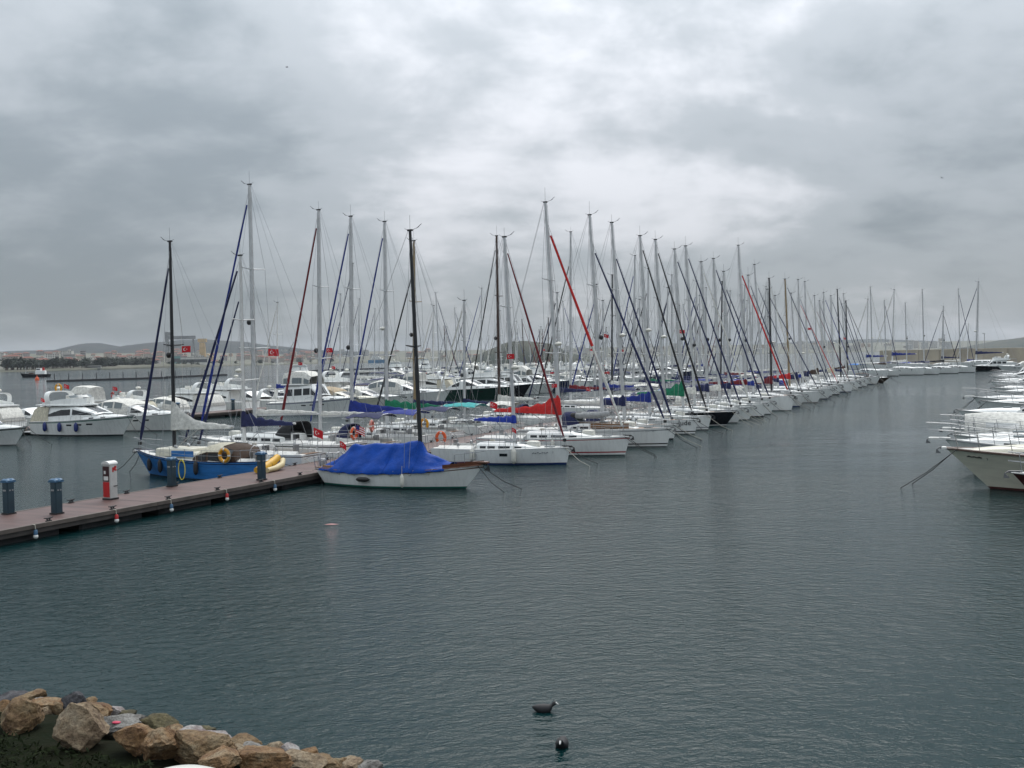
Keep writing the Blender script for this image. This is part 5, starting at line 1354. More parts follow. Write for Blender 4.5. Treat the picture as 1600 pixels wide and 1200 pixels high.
# px, py of the rock's middle, z of its middle
ROCKS = [(36, 1118, 0.55, 0.80, 0.50, 0.7, 'ochre', 'big rounded tan boulder at the left edge'),
 (128, 1146, 0.60, 0.80, 0.66, 0.6, 'cream', 'large cream boulder with ridged face in the middle of the left bank'),
 (128, 1118, 0.42, 0.75, 0.26, 0.6, 'ochre', 'flat ochre slab lying on top behind the ridged cream boulder'),
 (212, 1152, 0.62, 0.66, 0.44, 0.55, 'orange', 'rust orange boulder right of the ridged cream boulder'),
 (252, 1160, 0.60, 0.62, 0.42, 0.5, 'orange', 'rust and cream boulder sloping down right of the rust orange boulder'),
 (312, 1168, 0.50, 1.15, 0.40, 0.6, 'ochre', 'long flat tan boulder at the foot of the bank'),
 (345, 1190, 0.65, 0.55, 0.30, 0.5, 'orange', 'brown boulder cut by the bottom edge below the long flat tan boulder'),
 (410, 1188, 0.55, 0.80, 0.34, 0.6, 'orange', 'low rust coloured boulder at the bottom edge'),
 (468, 1188, 0.35, 0.90, 0.22, 0.5, 'cream', 'flat pale boulder beside the low rust boulder'),
 (510, 1192, 0.30, 0.40, 0.16, 0.4, 'ochre', 'small tan rock at the right end of the bank'),
 (52, 1088, 0.25, 0.45, 0.22, 0.4, 'ochre', 'small ochre rock behind the big tan boulder'),
 (84, 1100, 0.28, 0.75, 0.24, 0.4, 'orange', 'orange slab at the water behind the big tan boulder'),
 (118, 1099, 0.32, 0.52, 0.34, 0.4, 'slate', 'dark grey pointed slate rock near the water'),
 (150, 1112, 0.25, 0.60, 0.18, 0.4, 'orange', 'thin orange slab right of the dark slate rock'),
 (176, 1110, 0.20, 0.36, 0.16, 0.3, 'white', 'small white rock beside the thin orange slab'),
 (196, 1116, 0.15, 0.36, 0.14, 0.3, 'moss', 'small mossy rock at the waterline'),
 (190, 1128, 0.40, 0.85, 0.22, 0.45, 'grey', 'long grey slab with a red paint mark'),
 (250, 1134, 0.30, 0.62, 0.26, 0.5, 'moss', 'olive brown rock right of the grey slab'),
 (270, 1142, 0.32, 0.32, 0.20, 0.35, 'orange', 'small reddish rock in front of the white topped rock'),
 (294, 1146, 0.30, 0.42, 0.22, 0.4, 'white', 'white topped rock by the water'),
 (330, 1154, 0.25, 0.66, 0.18, 0.4, 'white', 'low rock with white flecks right of the white topped rock'),
 (385, 1164, 0.22, 0.70, 0.22, 0.5, 'ochre', 'flat tan rock at the water edge above the low rust boulder'),
 (400, 1174, 0.22, 0.50, 0.20, 0.4, 'grey', 'grey wedge shaped rock below the flat tan rock'),
 (22, 1092, 0.22, 0.62, 0.22, 0.5, 'slate', 'dark rock at the left edge by the water'),
 (6, 1112, 0.30, 0.5, 0.4, 0.5, 'orange', 'rust rock cut by the left edge'),
 (440, 1181, 0.08, 0.30, 0.12, 0.3, 'slate', 'small dark wet rock at the waterline below the channel'),
 (560, 1199, 0.05, 0.45, 0.14, 0.4, 'moss', 'last small brown rock at the bottom edge')]
for i, rk in enumerate(ROCKS):
    o = rock(*rk[:3], rk[3] * 1.0, rk[4] * 1.04, rk[5] * 1.0, rk[6], rk[7], i + 11, rz=rnd.uniform(-0.35, 0.15) - 0.3, sub=5 if i < 9 else 4)
    if 'paint' in rk[7]:
        m = MB(); q = [(0.02 + 0.09 * math.cos(a_ * 1.047) * (1 + .3 * math.sin(a_ * 2.3)), 0.06 * math.sin(a_ * 1.047) - 0.02) for a_ in range(6)]
        m.ell((0.0, -0.15, 0.045), (0.075, 0.045, 0.02), 9, 5); m.build('paint_mark', pm('paint_pink_red', (0.50, 0.03, 0.08), 0.6), o)
rr = random.Random(21); SMALL = [(70, 1112), (100, 1128), (92, 1110), (160, 1128), (172, 1140), (228, 1136), (236, 1146), (280, 1156), (276, 1170), (318, 1146), (352, 1162), (366, 1172), (372, 1184), (430, 1172), (445, 1188), (452, 1176), (480, 1180), (496, 1186), (530, 1196), (545, 1197), (580, 1199), (215, 1128), (140, 1104), (60, 1100), (300, 1180), (330, 1178)]
for k, (px_, py_) in enumerate(SMALL):
    mt_ = rr.choice(['ochre', 'cream', 'orange', 'grey', 'white', 'moss'])
    o = rock(px_, py_, 0.22 if py_ < 1150 or px_ > 420 else 0.4, rr.uniform(0.2, 0.42), rr.uniform(0.14, 0.26), rr.uniform(0.2, 0.36), mt_, 'small %s stone wedged between the bank boulders' % {'ochre': 'tan', 'cream': 'cream', 'orange': 'rusty', 'grey': 'grey', 'white': 'white flecked', 'moss': 'olive'}[mt_], 100 + k, rz=rr.uniform(0, 6), sub=4)
    o['group'] = 'small stones of the bank'
# dark scrub on the bank
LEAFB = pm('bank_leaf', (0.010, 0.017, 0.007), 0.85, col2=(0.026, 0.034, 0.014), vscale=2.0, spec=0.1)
m = MB(); rr = random.Random(8)
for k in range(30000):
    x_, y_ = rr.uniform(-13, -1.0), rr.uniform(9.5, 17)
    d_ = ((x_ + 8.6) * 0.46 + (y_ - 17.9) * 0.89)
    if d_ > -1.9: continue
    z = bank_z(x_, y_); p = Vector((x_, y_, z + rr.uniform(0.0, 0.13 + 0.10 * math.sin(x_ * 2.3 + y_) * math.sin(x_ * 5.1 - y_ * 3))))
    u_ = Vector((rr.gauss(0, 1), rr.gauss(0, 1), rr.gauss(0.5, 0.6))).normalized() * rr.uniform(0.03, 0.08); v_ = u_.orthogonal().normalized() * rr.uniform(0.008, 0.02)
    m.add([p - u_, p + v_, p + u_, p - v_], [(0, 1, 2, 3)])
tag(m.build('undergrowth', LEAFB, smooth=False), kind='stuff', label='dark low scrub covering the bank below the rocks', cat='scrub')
# globe lamp on the promenade below: only the top of its globe shows
GLB = pm('globe_opal', (0.62, 0.62, 0.57), 0.35, var=0.06)
d_ = ray(281, 1349); gc = CAM + d_ * (3.0 / d_.y)
g = empty('street_lamp', (gc.x, gc.y, 2.01), 0, 'unlit white globe lamp, only the top of its globe showing at the bottom edge', 'street lamp')
m = MB(); m.lathe([(0.16, 0), (0.16, 0.05), (0.10, 0.09), (0.07, 0.5), (0.045, 0.6), (0.045, gc.z - 2.01 - 0.34), (0.09, gc.z - 2.01 - 0.30), (0.11, gc.z - 2.01 - 0.24)], n=14); m.build('post', DARK, g)
m = MB(); m.ell((0, 0, gc.z - 2.01), 0.275, 40, 24); m.build('globe', GLB, g, angle=80)
# level promenade the lamp stands on
m = MB(); m.bbox((-5.0, 0.0, 1.0), (34, 12.6, 2.02), 0.25); tag(m.build('promenade', pm('promenade_gravel', (0.10, 0.09, 0.075), 0.95, var=0.3, vscale=3, bump=0.6, bscale=15), smooth=False), kind='structure')

# ------------------------------------------------------------------ birds and floating litter
COOT = pm('coot_black', (0.012, 0.012, 0.014), 0.7); COOTW = pm('coot_shield', (0.8, 0.78, 0.74), 0.5)
def coot(px_, py_, rz, label, dive=False):
    P_ = at(px_, py_, 0.05)
    m = MB(); rings = []
    pr = [(-0.20, 0.012, 0.085), (-0.16, 0.05, 0.075), (-0.08, 0.092, 0.055), (0.0, 0.105, 0.05), (0.08, 0.09, 0.055), (0.125, 0.062, 0.085), (0.14, 0.046, 0.115), (0.155, 0.040, 0.138), (0.178, 0.038, 0.15), (0.20, 0.024, 0.147), (0.212, 0.008, 0.142)]
    for i, (x_, r_, z_) in enumerate(pr):
        tall = 0.85 if i < 6 else 1.0
        rings.append([(x_, r_ * math.cos(2 * math.pi * k / 12), z_ + r_ * tall * math.sin(2 * math.pi * k / 12)) for k in range(12)])
    m.loft(rings, True, 0, True); o = m.build('coot', COOT, angle=80)
    m = MB(); m.tube([(0.196, 0, 0.165), (0.218, 0, 0.145), (0.25, 0, 0.13)], [0.018, 0.016, 0.004], 7); m.build('bill', COOTW, o)
    for sg in (-1, 1):
        m = MB(); m.loft([[(-0.16, sg * 0.03, 0.085), (-0.16, sg * 0.05, 0.06)], [(-0.06, sg * 0.05, 0.125), (-0.06, sg * 0.092, 0.06)], [(0.06, sg * 0.06, 0.11), (0.06, sg * 0.092, 0.05)]], False); m.build('wing', COOT, o)
    o.location = (P_.x, P_.y, -0.01); o.rotation_euler = (0, 0, rz)
    return tag(o, label, 'bird')
coot(850, 1107, R(-4), 'black coot swimming to the right on the near water')
coot(878, 1161, R(-100), 'black coot with white shield facing the camera, nearest the bottom edge')
m = MB(); pts = [(-0.26, 0.03), (-0.1, 0.10), (0.12, 0.08), (0.3, 0.02), (0.12, -0.07), (-0.12, -0.06)]
m.add([(x_, y_, 0.012) for x_, y_ in pts] + [(0.02, 0.0, 0.05)], [(0, 6, 5), (5, 6, 4), (4, 6, 3), (3, 6, 2), (2, 6, 1), (1, 6, 0)])
o = m.build('floating_bag', pm('pink_plastic', (0.30, 0.10, 0.10), 0.5)); o.location = at(517, 820, 0); tag(o, 'pinkish scrap of plastic floating on the open water', 'litter')
GULL = pm('gull_dark', (0.05, 0.05, 0.055), 0.8)
def gull(px_, py_, Y, label, rz=0.0, s=1.0):
    P_ = at_dist(px_, py_, Y)
    m = MB(); m.tube([(-0.25, 0, 0), (-0.1, 0, 0.0), (0.1, 0, 0.02), (0.25, 0, 0.03), (0.32, 0, 0.02)], [0.015, 0.06, 0.07, 0.045, 0.01], 8); o = m.build('gull', GULL)
    for sg in (-1, 1):
        m = MB(); m.loft([[(0.12, 0, 0.03), (-0.06, 0, 0.03)], [(0.14, sg * 0.3, 0.16), (-0.04, sg * 0.3, 0.14)], [(0.02, sg * 0.68, 0.08), (-0.06, sg * 0.66, 0.07)]], False); m.build('wing', GULL, o)
    o.location = P_; o.rotation_euler = (0.2, 0, rz); o.scale = (s, s, s); return tag(o, label, 'bird')
gull(448, 105, 210, 'tiny dark bird high in the upper left sky', 0.6)
gull(1472, 278, 250, 'tiny dark bird in the right hand sky', 2.1)
gull(252, 494, 240, 'tiny bird low in the sky beside the black mast', 1.2, 0.8)
gull(1172, 548, 200, 'small bird flying low among the right hand masts', 0.9, 0.8)
gull(861, 489, 190, 'small bird between the middle masts', 0.4, 0.7)
# ------------------------------------------------------------------ the row on the channel side of the near jetty (bows to the channel)
def right_boat(s, pb, mast_d, top_py, label, ob=0.4, group='sailing yachts in the near row', **k):
    L_ = pb + ob - 0.4; c = Wp(s, pb + ob - L_ / 2); mm = Wp(s, mast_d)
    mz_ = top_z(mm.x, mm.y, top_py)
    kw = dict(L=L_, B=L_ * 0.325, Fb=0.115 * L_, Fs=0.098 * L_, mast_z=mz_, mast_t=(mast_d - 0.4) / L_, ob=ob, seed=int(s * 7)); kw.update(k)
    return sailboat(c.x, c.y, ANG_N, label, group, **kw)
def left_boat(s, mast_d, top_py, label, group='sailing yachts on the far side of the near jetty', L_=None, ob=0.5, **k):
    L_ = L_ or (mast_d - 3.7) / 0.6; c = Wp(s, -3.7 - L_ / 2); mm = Wp(s, -mast_d)
    mz_ = top_z(mm.x, mm.y, top_py)
    kw = dict(L=L_, B=L_ * 0.325, Fb=0.12 * L_, Fs=0.10 * L_, mast_z=mz_, mast_t=(mast_d - 3.7) / L_, ob=ob, seed=int(s * 11) + 3); kw.update(k)
    return sailboat(c.x, c.y, ANG_N + math.pi, label, group, **kw)
def boat_pt(b, x_, y_, z_):
    b_ = Matrix.Rotation(b.rotation_euler.z, 3, 'Z') @ Vector((x_, y_, z_)); return b_ + b.location

# 1. the classic sloop under the blue tarpaulin
T = right_boat(0.9, 7.95, 6.0, 359, 'small classic white sloop with black mast under a blue tarpaulin, beside the near jetty', ob=0.95, L=8.95, B=2.55, Fb=1.12, Fs=0.82, mast_t=0.63,
               sag=0.14, sw=0.5, os_=0.55, mast=MBLACK, rail=VARN, bottom='green', boot=STR['green'], cove=VARN, hood=None, cover=None, boom=False, deck=TEAK, jib=None, cabin_mat=VARN, rake=0.03, window=True, spread=1, eb=2.0, rails=False)
tc_ = Wp(0.9, 7.95 + 0.95 - 8.95 / 2); T.location = (tc_.x, tc_.y, 0)
hT = Hull(8.95, 2.55, 1.12, 0.82, 0.95, 0.55, 0.5, sag=0.14, eb=2.0)
m = MB(); a = hT.rail(0.66, -1); pts1 = [hT.rail(t, -1, 0.02, 0.10) for t in (0.80, 0.85, 0.9, 0.95, 1.0)]; pts2 = [hT.rail(t, 1, 0.02, 0.10) for t in (0.80, 0.85, 0.9, 0.95, 1.0)]
for pp in (pts1, pts2):
    m.loft([[p + Vector((0, 0, 0.10)), p - Vector((0, 0, 0.10))] for p in pp], False)
m.build('bulwark', VARN, T)
m = MB(); m.bbox((8.95 / 2 - 0.15, 0, 1.24), (0.8, 0.26, 0.08), 0.03); m.build('bowsprit', VARN, T, angle=30)
m = MB()      # stern gear: small outboard and rolled ladder over the transom
m.bbox((-4.72, 0.35, 0.95), (0.32, 0.28, 0.42), 0.06); m.tube([(-4.7, .35, .8), (-4.85, .35, -0.2)], 0.05, 6); m.build('outboard_motor', GREYP, T, angle=30)
m = MB()
for yy in (-0.55, -0.15): m.tube([(-4.5, yy, 0.7), (-4.6, yy, 1.35), (-5.15, yy, 1.2)], 0.02, 5)
for q in range(4): m.tube([(-4.55 - 0.15 * q, -0.55, 1.33 - .04 * q), (-4.55 - 0.15 * q, -0.15, 1.33 - .04 * q)], 0.016, 4)
m.build('stern_ladder', STEEL, T)
def tarp():
    m = MB(); rings = []; nu, nv = 46, 22
    prof = [(-4.15, 0.98), (-3.75, 1.12), (-3.2, 1.42), (-2.75, 1.88), (-2.55, 1.96), (-2.0, 1.93), (-1.2, 2.03), (-0.5, 2.0), (0.4, 2.06), (1.05, 2.22), (1.22, 2.18), (1.42, 1.66), (1.85, 1.52), (2.3, 1.36), (2.8, 1.16)]
    for i in range(nu + 1):
        x_ = -4.15 + 6.95 * i / nu; zr = interp(prof, x_); t = hT.tx(x_); zs_ = hT.zs(t); yb = hT.bd(t) + 0.05
        row = []
        for j in range(nv + 1):
            v = -1 + 2 * j / nv; av = abs(v)
            y_ = yb * av * (1 if v > 0 else -1)
            drop = max(0.0, (av - 0.05) / 0.95) ** 0.97
            z = zr + (zs_ + 0.02 - zr) * drop
            if av > 0.88: z = zs_ + 0.02 - (av - 0.88) / 0.12 * (0.10 + 0.025 * math.sin(x_ * 5.3 + v) + 0.02 * math.sin(x_ * 11)); y_ = (yb + 0.03) * (1 if v > 0 else -1)
            wr = 0.035 * math.sin(x_ * 7.5 + 2.2 * av + 1.5 * math.sin(x_ * 2.1)) * math.sin(math.pi * av) ** 0.8 + 0.05 * mnoise.noise(Vector((x_ * 1.3, v * 1.6, 3.0))) * (1 - av ** 4)
            wr += 0.02 * math.sin(x_ * 17 + v * 9) * (av > 0.2) * (1 - av) - 0.075 * (1 - abs(math.sin(x_ * 2.6 + 0.9 * av + 0.5 * math.sin(x_ * 1.3)))) ** 3 * math.sin(math.pi * min(1, av)) + 0.06 * mnoise.noise(Vector((x_ * 2.6 + av * 1.5, v * 2.2, 9.0))) * (1 - av ** 4)
            belly = -0.05 * math.sin(math.pi * min(1, av)) * (0.6 + 0.4 * math.sin(x_ * 3.0))
            row.append((x_, y_ + wr * 0.6 * (1 if v > 0 else -1), z + wr * 0.7 + belly))
        rings.append(row)
    m.loft(rings, False)
    o = m.build('tarpaulin', pm('tarpaulin_blue', (0.004, 0.052, 0.30), 0.5, spec=0.1, var=0.2, vscale=1.6, bump=0.55, bscale=2.6), angle=75)
    for x_ in (-0.35, 1.15):      # seam folds where two sheets overlap
        q = MB(); rg = []
        i0 = min(range(nu + 1), key=lambda i: abs(rings[i][0][0] - x_))
        for j in range(nv + 1):
            a_ = Vector(rings[i0][j]); b_ = Vector(rings[i0 + 1][j]); sg = -1 if j < nv / 2 else 1
            rg.append([a_ + Vector((0, sg * 0.01, 0.012)), a_ + Vector((0.03, sg * 0.035, 0.03)), b_ + Vector((0, sg * 0.012, 0.012))])
        q.loft(rg, False); q.build('overlap_fold', MATS['tarpaulin_blue'], o, angle=70)
    m2 = MB()
    for x_ in (-3.0, -2.0, -1.0, 0.1, 1.1, 2.0):
        for sg in (-1, 1):
            t = hT.tx(x_); p = hT.rail(t, sg, -0.06, -0.08); m2.tube([p, hT.side(t + 0.02, hT.zs(t) * 0.75, sg, 0.03), hT.rail(t + 0.03, sg, -0.03, 0.05)], 0.012, 4)
    m2.build('lashing', ROPE, o)
    o.location = T.location; o.rotation_euler = T.rotation_euler
    tag(o, 'blue tarpaulin lashed over the cabin and boom of the small classic white sloop', 'tarpaulin')
tarp()
P_ = boat_pt(T, -1.25, -1.36, 0.42); fender(P_, RUB, ANG_N, 'black fender lying flat on the side of the tarpaulin covered sloop', 0.62, 0.115, horiz=True)
P_ = boat_pt(T, 0.95, -1.42, 0.42); fender(P_, FENW, ANG_N, 'white fender hanging on the side of the tarpaulin covered sloop', 0.5, 0.10)

# 2 - 12. the individually recognisable yachts
R2 = right_boat(12.0, 8.45, 5.3, 370, 'white cruising yacht with blue boot stripe and short blue boom cover, beyond the tarpaulin sloop', ob=0.25, stripe=None, boot=STR['navy'], bottom='blue', cove=None,
                cover=CV['royal'], peak=0.05, cover_h=0.22, jib=CV['maroon'], jibw=0.07, B=3.2, boomlen=2.6, arch=False, bimini=None, hood=None, spread=2)
R3 = right_boat(17.8, 9.9, 5.7, 315, 'white yacht with red boot stripe, big red boom cover and red edged headsail', ob=0.35, stripe=STR['red'], boot=WHITE, bottom='green', cove=STR['red'],
                cover=CV['red'], peak=0.62, cover_h=0.42, jib=(CV['red'], CV['white']), jibw=0.095, jib_frac=0.90, boomlen=4.6, hood=None, rake=0.05, B=3.3)
R4 = right_boat(23.9, 10.7, 6.3, 335, 'white yacht with black boot stripe, wooden cabin side and grey dinghy on deck', ob=0.35, stripe=STR['black'], bottom='black', cove=STR['grey'],
                cover=None, jib=CV['navy'], jibw=0.085, jib_frac=0.86, hood=CV['navy'], cabin_mat=WHITE, rake=0.05, canopyh=1.6)
R5 = right_boat(29.2, 9.6, 6.0, 347, 'plain white yacht with big black anchor, between the wooden cabin yacht and the lettered one', ob=0.3, bottom='black', boot=STR['black'], jib=CV['navy'], jibw=0.08, jib_frac=0.86, hood=CV['navy'], cover=CV['navy'], peak=0.3, rake=0.05)
R6 = right_boat(34.6, 9.7, 6.2, 368, 'white yacht with black name lettering on its bow', ob=0.2, stripe=STR['black'], bottom='black', jib=CV['black'], jibw=0.08, cover=CV['blue'], peak=0.35, rake=0.04)
R7 = right_boat(38.9, 9.6, 6.1, 374, 'white yacht with grey boom cover, between the lettered yacht and the black hulled one', ob=0.3, bottom='black', stripe=STR['grey'], jib=CV['black'], jibw=0.08, cover=CV['grey'], peak=0.5, bimini=CV['white'], rake=0.04)
R8 = right_boat(43.6, 9.9, 6.3, 389, 'black hulled yacht with white waterline in the near row', ob=0.9, top=BLACKH, boot=WHITE, bottom='black', jib=CV['navy'], cover=CV['green'], peak=0.75, cover_h=0.4, rake=0.04, cabin_mat=WHITE)
R9 = right_boat(47.4, 10.0, 6.3, 384, 'white yacht just beyond the black hulled yacht', ob=0.7, bottom='black', jib=CV['navy'], cover=CV['white'], peak=0.2, bimini=CV['navy'], rake=0.045)
R10 = right_boat(51.6, 10.1, 6.4, 409, 'white yacht with pale rolled headsail, second beyond the black hulled yacht', ob=0.5, bottom='black', jib=CV['white'], cover=CV['navy'], peak=0.3, hood=CV['white'])
R11 = right_boat(55.6, 10.6, 6.5, 404, 'white yacht with dark boot stripe and sky blue awning beyond the black hulled yacht', ob=0.3, bottom='black', boot=STR['black'], jib=CV['navy'], cover=CV['white'], bimini=CV['sky'], rake=0.03)
R12 = right_boat(60.2, 10.4, 6.4, 424, 'white yacht with navy awning beside the one under a sky blue awning', ob=0.3, bottom='black', jib=CV['navy'], cover=CV['navy'], bimini=CV['navy'], jib_frac=0.9)
R13 = right_boat(66.8, 11.2, 6.6, 383, 'tall masted white yacht with red furled headsail and square high bow', ob=0.15, bottom='black', jib=(CV['red'], CV['red']), jibw=0.09, jib_frac=0.84, cover=CV['maroon'], bimini=CV['navy'], Fb=1.5, rake=0.04)
far_row = [(71.2, 430, 'navy', 'blue', None), (74.6, 413, 'navy', 'white', 'navy'), (79.4, 435, 'white', 'maroon', None), (84.0, 452, 'navy', 'navy', 'blue'), (88.2, 462, 'white', 'navy', None), (92.0, 436, 'navy', 'red', 'red'),
           (96.4, 458, 'white', 'navy', None), (100.6, 437, 'navy', 'blue', 'navy'), (105.4, 466, 'red', 'white', None), (110.6, 440, 'white', 'navy', 'navy'), (115.6, 462, 'maroon', 'brown', None), (119.8, 470, 'navy', 'white', None),
           (124.4, 457, 'blue', 'navy', 'white'), (129.4, 472, 'white', 'white', None), (135.0, 462, 'navy', 'cream', None), (140.6, 452, 'navy', 'navy', None), (146.2, 475, 'navy', 'white', 'navy'), (151.0, 470, 'black', 'brown', None), (156.4, 459, 'navy', 'navy', 'navy')]
NF = len(far_row)
for i, (s, ty, jc, cc, bc) in enumerate(far_row):
    mastc = MBLACK if i in (2, 15, 17) else (MWOOD if i in (5,) else ALU)
    nm = {'navy': 'navy', 'black': 'black', 'blue': 'blue', 'white': 'white', 'red': 'red', 'maroon': 'dark red'}[jc]
    right_boat(s + 0.6 * math.sin(i * 4.1), 10.5 + 0.8 * math.sin(i * 2.7), 6.4 + 0.5 * math.sin(i * 1.3), ty, 'white yacht with %s headsail, %s from the outer end of the near row' % (nm, ORD[NF - i]),
               ob=[0.3, 0.7, 0.2, 0.5][i % 4], bottom=['black', 'blue', 'black', 'red'][i % 4], boot=[WHITE, STR['navy'], STR['black']][i % 3], jib=CV[jc], cover=CV[cc], peak=[0.1, 0.3, 0.5, 0.0][i % 4], bimini=CV[bc] if bc else None,
               hood=CV[cc] if i % 3 == 1 else None, mast=mastc, hi=False, jibw=[0.06, 0.045, 0.055][i % 3], jib_frac=[0.96, 0.86, 0.97][i % 3], rake=[0.03, 0.055, 0.008, 0.04, 0.02][i % 5], seed=i * 5 + 2)
g = Wp(158.8, 9.5); B_ = motorboat(g.x, g.y, ANG_N, 'small brown hulled boat lying at the outer end of the near row', 'motor boats in the near row', 'express', L=7.0, B=2.5, Fb=1.1, Fs=0.8, top=BROWNH, seed=4, hi=False, canopy=CV['brown'], arch=False)

# lettering on the bow of the sixth yacht
def bow_text(b, h, txt, size, t, zf, mat, sgn=-1, name='name_lettering'):
    me = TEXTS[(txt, size)].copy(); me.materials.clear(); me.materials.append(mat)
    o = bpy.data.objects.new(name, me); COL.objects.link(o); o.parent = b
    z = h.zs(t) * zf; a = h.side(t - 0.04, z, sgn, 0); c = h.side(t + 0.04, z, sgn, 0); u = h.side(t, z + 0.15, sgn, 0) - h.side(t, z - 0.15, sgn, 0)
    ex = (c - a).normalized() * (1 if sgn < 0 else -1); up = (u - ex * u.dot(ex)).normalized(); nn = ex.cross(up)
    p = h.side(t, z, sgn, 0) + nn * 0.03
    o.matrix_local = Matrix(((ex.x, up.x, nn.x, p.x), (ex.y, up.y, nn.y, p.y), (ex.z, up.z, nn.z, p.z), (0, 0, 0, 1)))
    return o
def hull_of(pb, ob, **k):
    L_ = pb + ob - 0.4; d_ = dict(B=L_ * .325, Fb=.115 * L_, Fs=.098 * L_); d_.update(k)
    return Hull(L_, d_['B'], d_['Fb'], d_['Fs'], ob, 0.1, 0.72, eb=2.3)
h6 = hull_of(9.7, 0.2); bow_text(R6, h6, 'Jude', 0.56, 0.915, 0.64, INKB)
def squiggle(b, h, t0, t1, zf, mat, n=7):
    m = MB()
    for i in range(n):
        t = t0 + (t1 - t0) * i / n; z = h.zs(t) * zf
        a = h.side(t, z + 0.02 * (i % 3), -1, 0.02); c = h.side(t + (t1 - t0) / n * 0.75, z + 0.05 * ((i + 1) % 2), -1, 0.02); m.tube([a, c], 0.018, 4)
    m.build('name_lettering', mat, b)
h2 = hull_of(8.45, 0.25, B=3.2); squiggle(R2, h2, 0.78, 0.88, 0.72, INKG); bow_text(R2, h2, '1', 0.17, 0.905, 0.70, INKG)
h4 = hull_of(10.7, 0.35); squiggle(R4, h4, 0.86, 0.92, 0.88, INKG, 5)
for b_, h_, t, w_ in ((R2, h2, 0.56, 0.055),):
    m = MB(); z = h_.zs(t) * 0.66; a = h_.side(t, z - .08, -1, .012); c = h_.side(t + w_, z - .08, -1, .012); d = h_.side(t + w_, z + .08, -1, .012); e = h_.side(t, z + .08, -1, .012); m.add([a, c, d, e], [(0, 1, 2, 3)]); m.build('porthole', GLASS, b_, smooth=False)
fender(boat_pt(R2, h2.side(0.665, 0.5, -1, 0.13).x, h2.side(0.665, 0.5, -1, 0.13).y, 0.5), FENW, ANG_N, 'cream fender on the side of the yacht with the blue boot stripe', 0.75, 0.15)
fender(boat_pt(R2, h2.side(0.36, 0.5, -1, 0.13).x, h2.side(0.36, 0.5, -1, 0.13).y, 0.55), FENW, ANG_N, 'second cream fender further aft on the yacht with the blue boot stripe', 0.6, 0.13)
# wooden cabin side and the dinghy carried on the fourth yacht
m = MB(); hh = hull_of(10.7, 0.35)
for sg in (-1, 1):
    m.box((1.35, sg * hh.bd(0.62) * 0.56, hh.zs(0.62) + 0.24), (2.6, 0.06, 0.34), rz=-sg * 0.10)
m.build('cabin_side', TEAK, R4, smooth=False)
c = boat_pt(R4, -0.2, -0.1, 2.0); g = empty('inflatable_dinghy', c, ANG_N, 'grey and black inflatable dinghy stowed on the wooden cabin yacht', 'dinghy')
m = MB()
for sg in (-1, 1): m.tube([(-1.1, sg * 0.52, 0.02), (-0.2, sg * 0.55, 0.02), (0.7, sg * 0.42, 0.05), (1.1, sg * 0.15, 0.12), (1.14, 0, 0.13)], [0.2, 0.21, 0.21, 0.2, 0.2], 10)
m.build('tube', CV['grey'], g)
for sg in (-1, 1):
    m = MB(); m.tube([(-1.35, sg * 0.5, 0.02), (-1.2, sg * 0.51, 0.02), (-0.9, sg * 0.53, 0.02)], [0.08, 0.2, 0.22], 10); m.build('tube_end', RUB, g)
m = MB(); m.box((-0.2, 0, -0.05), (1.9, 0.9, 0.05)); m.build('floor', GREYP, g, smooth=False)
# life rings at the sterns in the middle of the picture
lifebuoy(Wp(9.4, -3.9, 1.75), ORANGE, ANG_N, 'orange lifebuoy on the stern rail left of the blue tarpaulin')
lifebuoy(Wp(11.4, -3.95, 2.05), pm('lifebuoy_faded', (0.55, 0.17, 0.13), 0.6), ANG_N + 0.3, 'faded pink lifebuoy just right of the orange one on the stern rails')
horseshoe(boat_pt(R2, -3.55, -0.95, 1.45), ORANGE, ANG_N - R(60), 'orange horseshoe lifebuoy on the stern of the yacht with the blue boot stripe')
horseshoe(Wp(17.6, -3.9, 1.75), YELLOW, ANG_N - R(45), 'yellow horseshoe lifebuoy on a stern rail above the blue tarpaulin')

for s_, pb_ in ((17.8, 9.9), (23.9, 10.7), (29.2, 9.6), (34.6, 9.7), (38.9, 9.6), (47.4, 10.0), (51.6, 10.1), (55.6, 10.6), (60.2, 10.4)):
    hb = hull_of(pb_, 0.3); cc_ = Wp(s_, pb_ + 0.3 - hb.L / 2)
    for t in (0.34, 0.56):
        p = hb.side(t, 0.6, -1, 0.13); v = Matrix.Rotation(ANG_N, 3, 'Z') @ Vector((p.x, p.y, 0.62)) + cc_
        fender(v, FENW if int(s_) % 2 else FENB, ANG_N, ('white' if int(s_) % 2 else 'navy') + ' fender hung between two yachts of the near row', 0.6, 0.12, ('white' if int(s_) % 2 else 'navy') + ' fenders between the yachts')

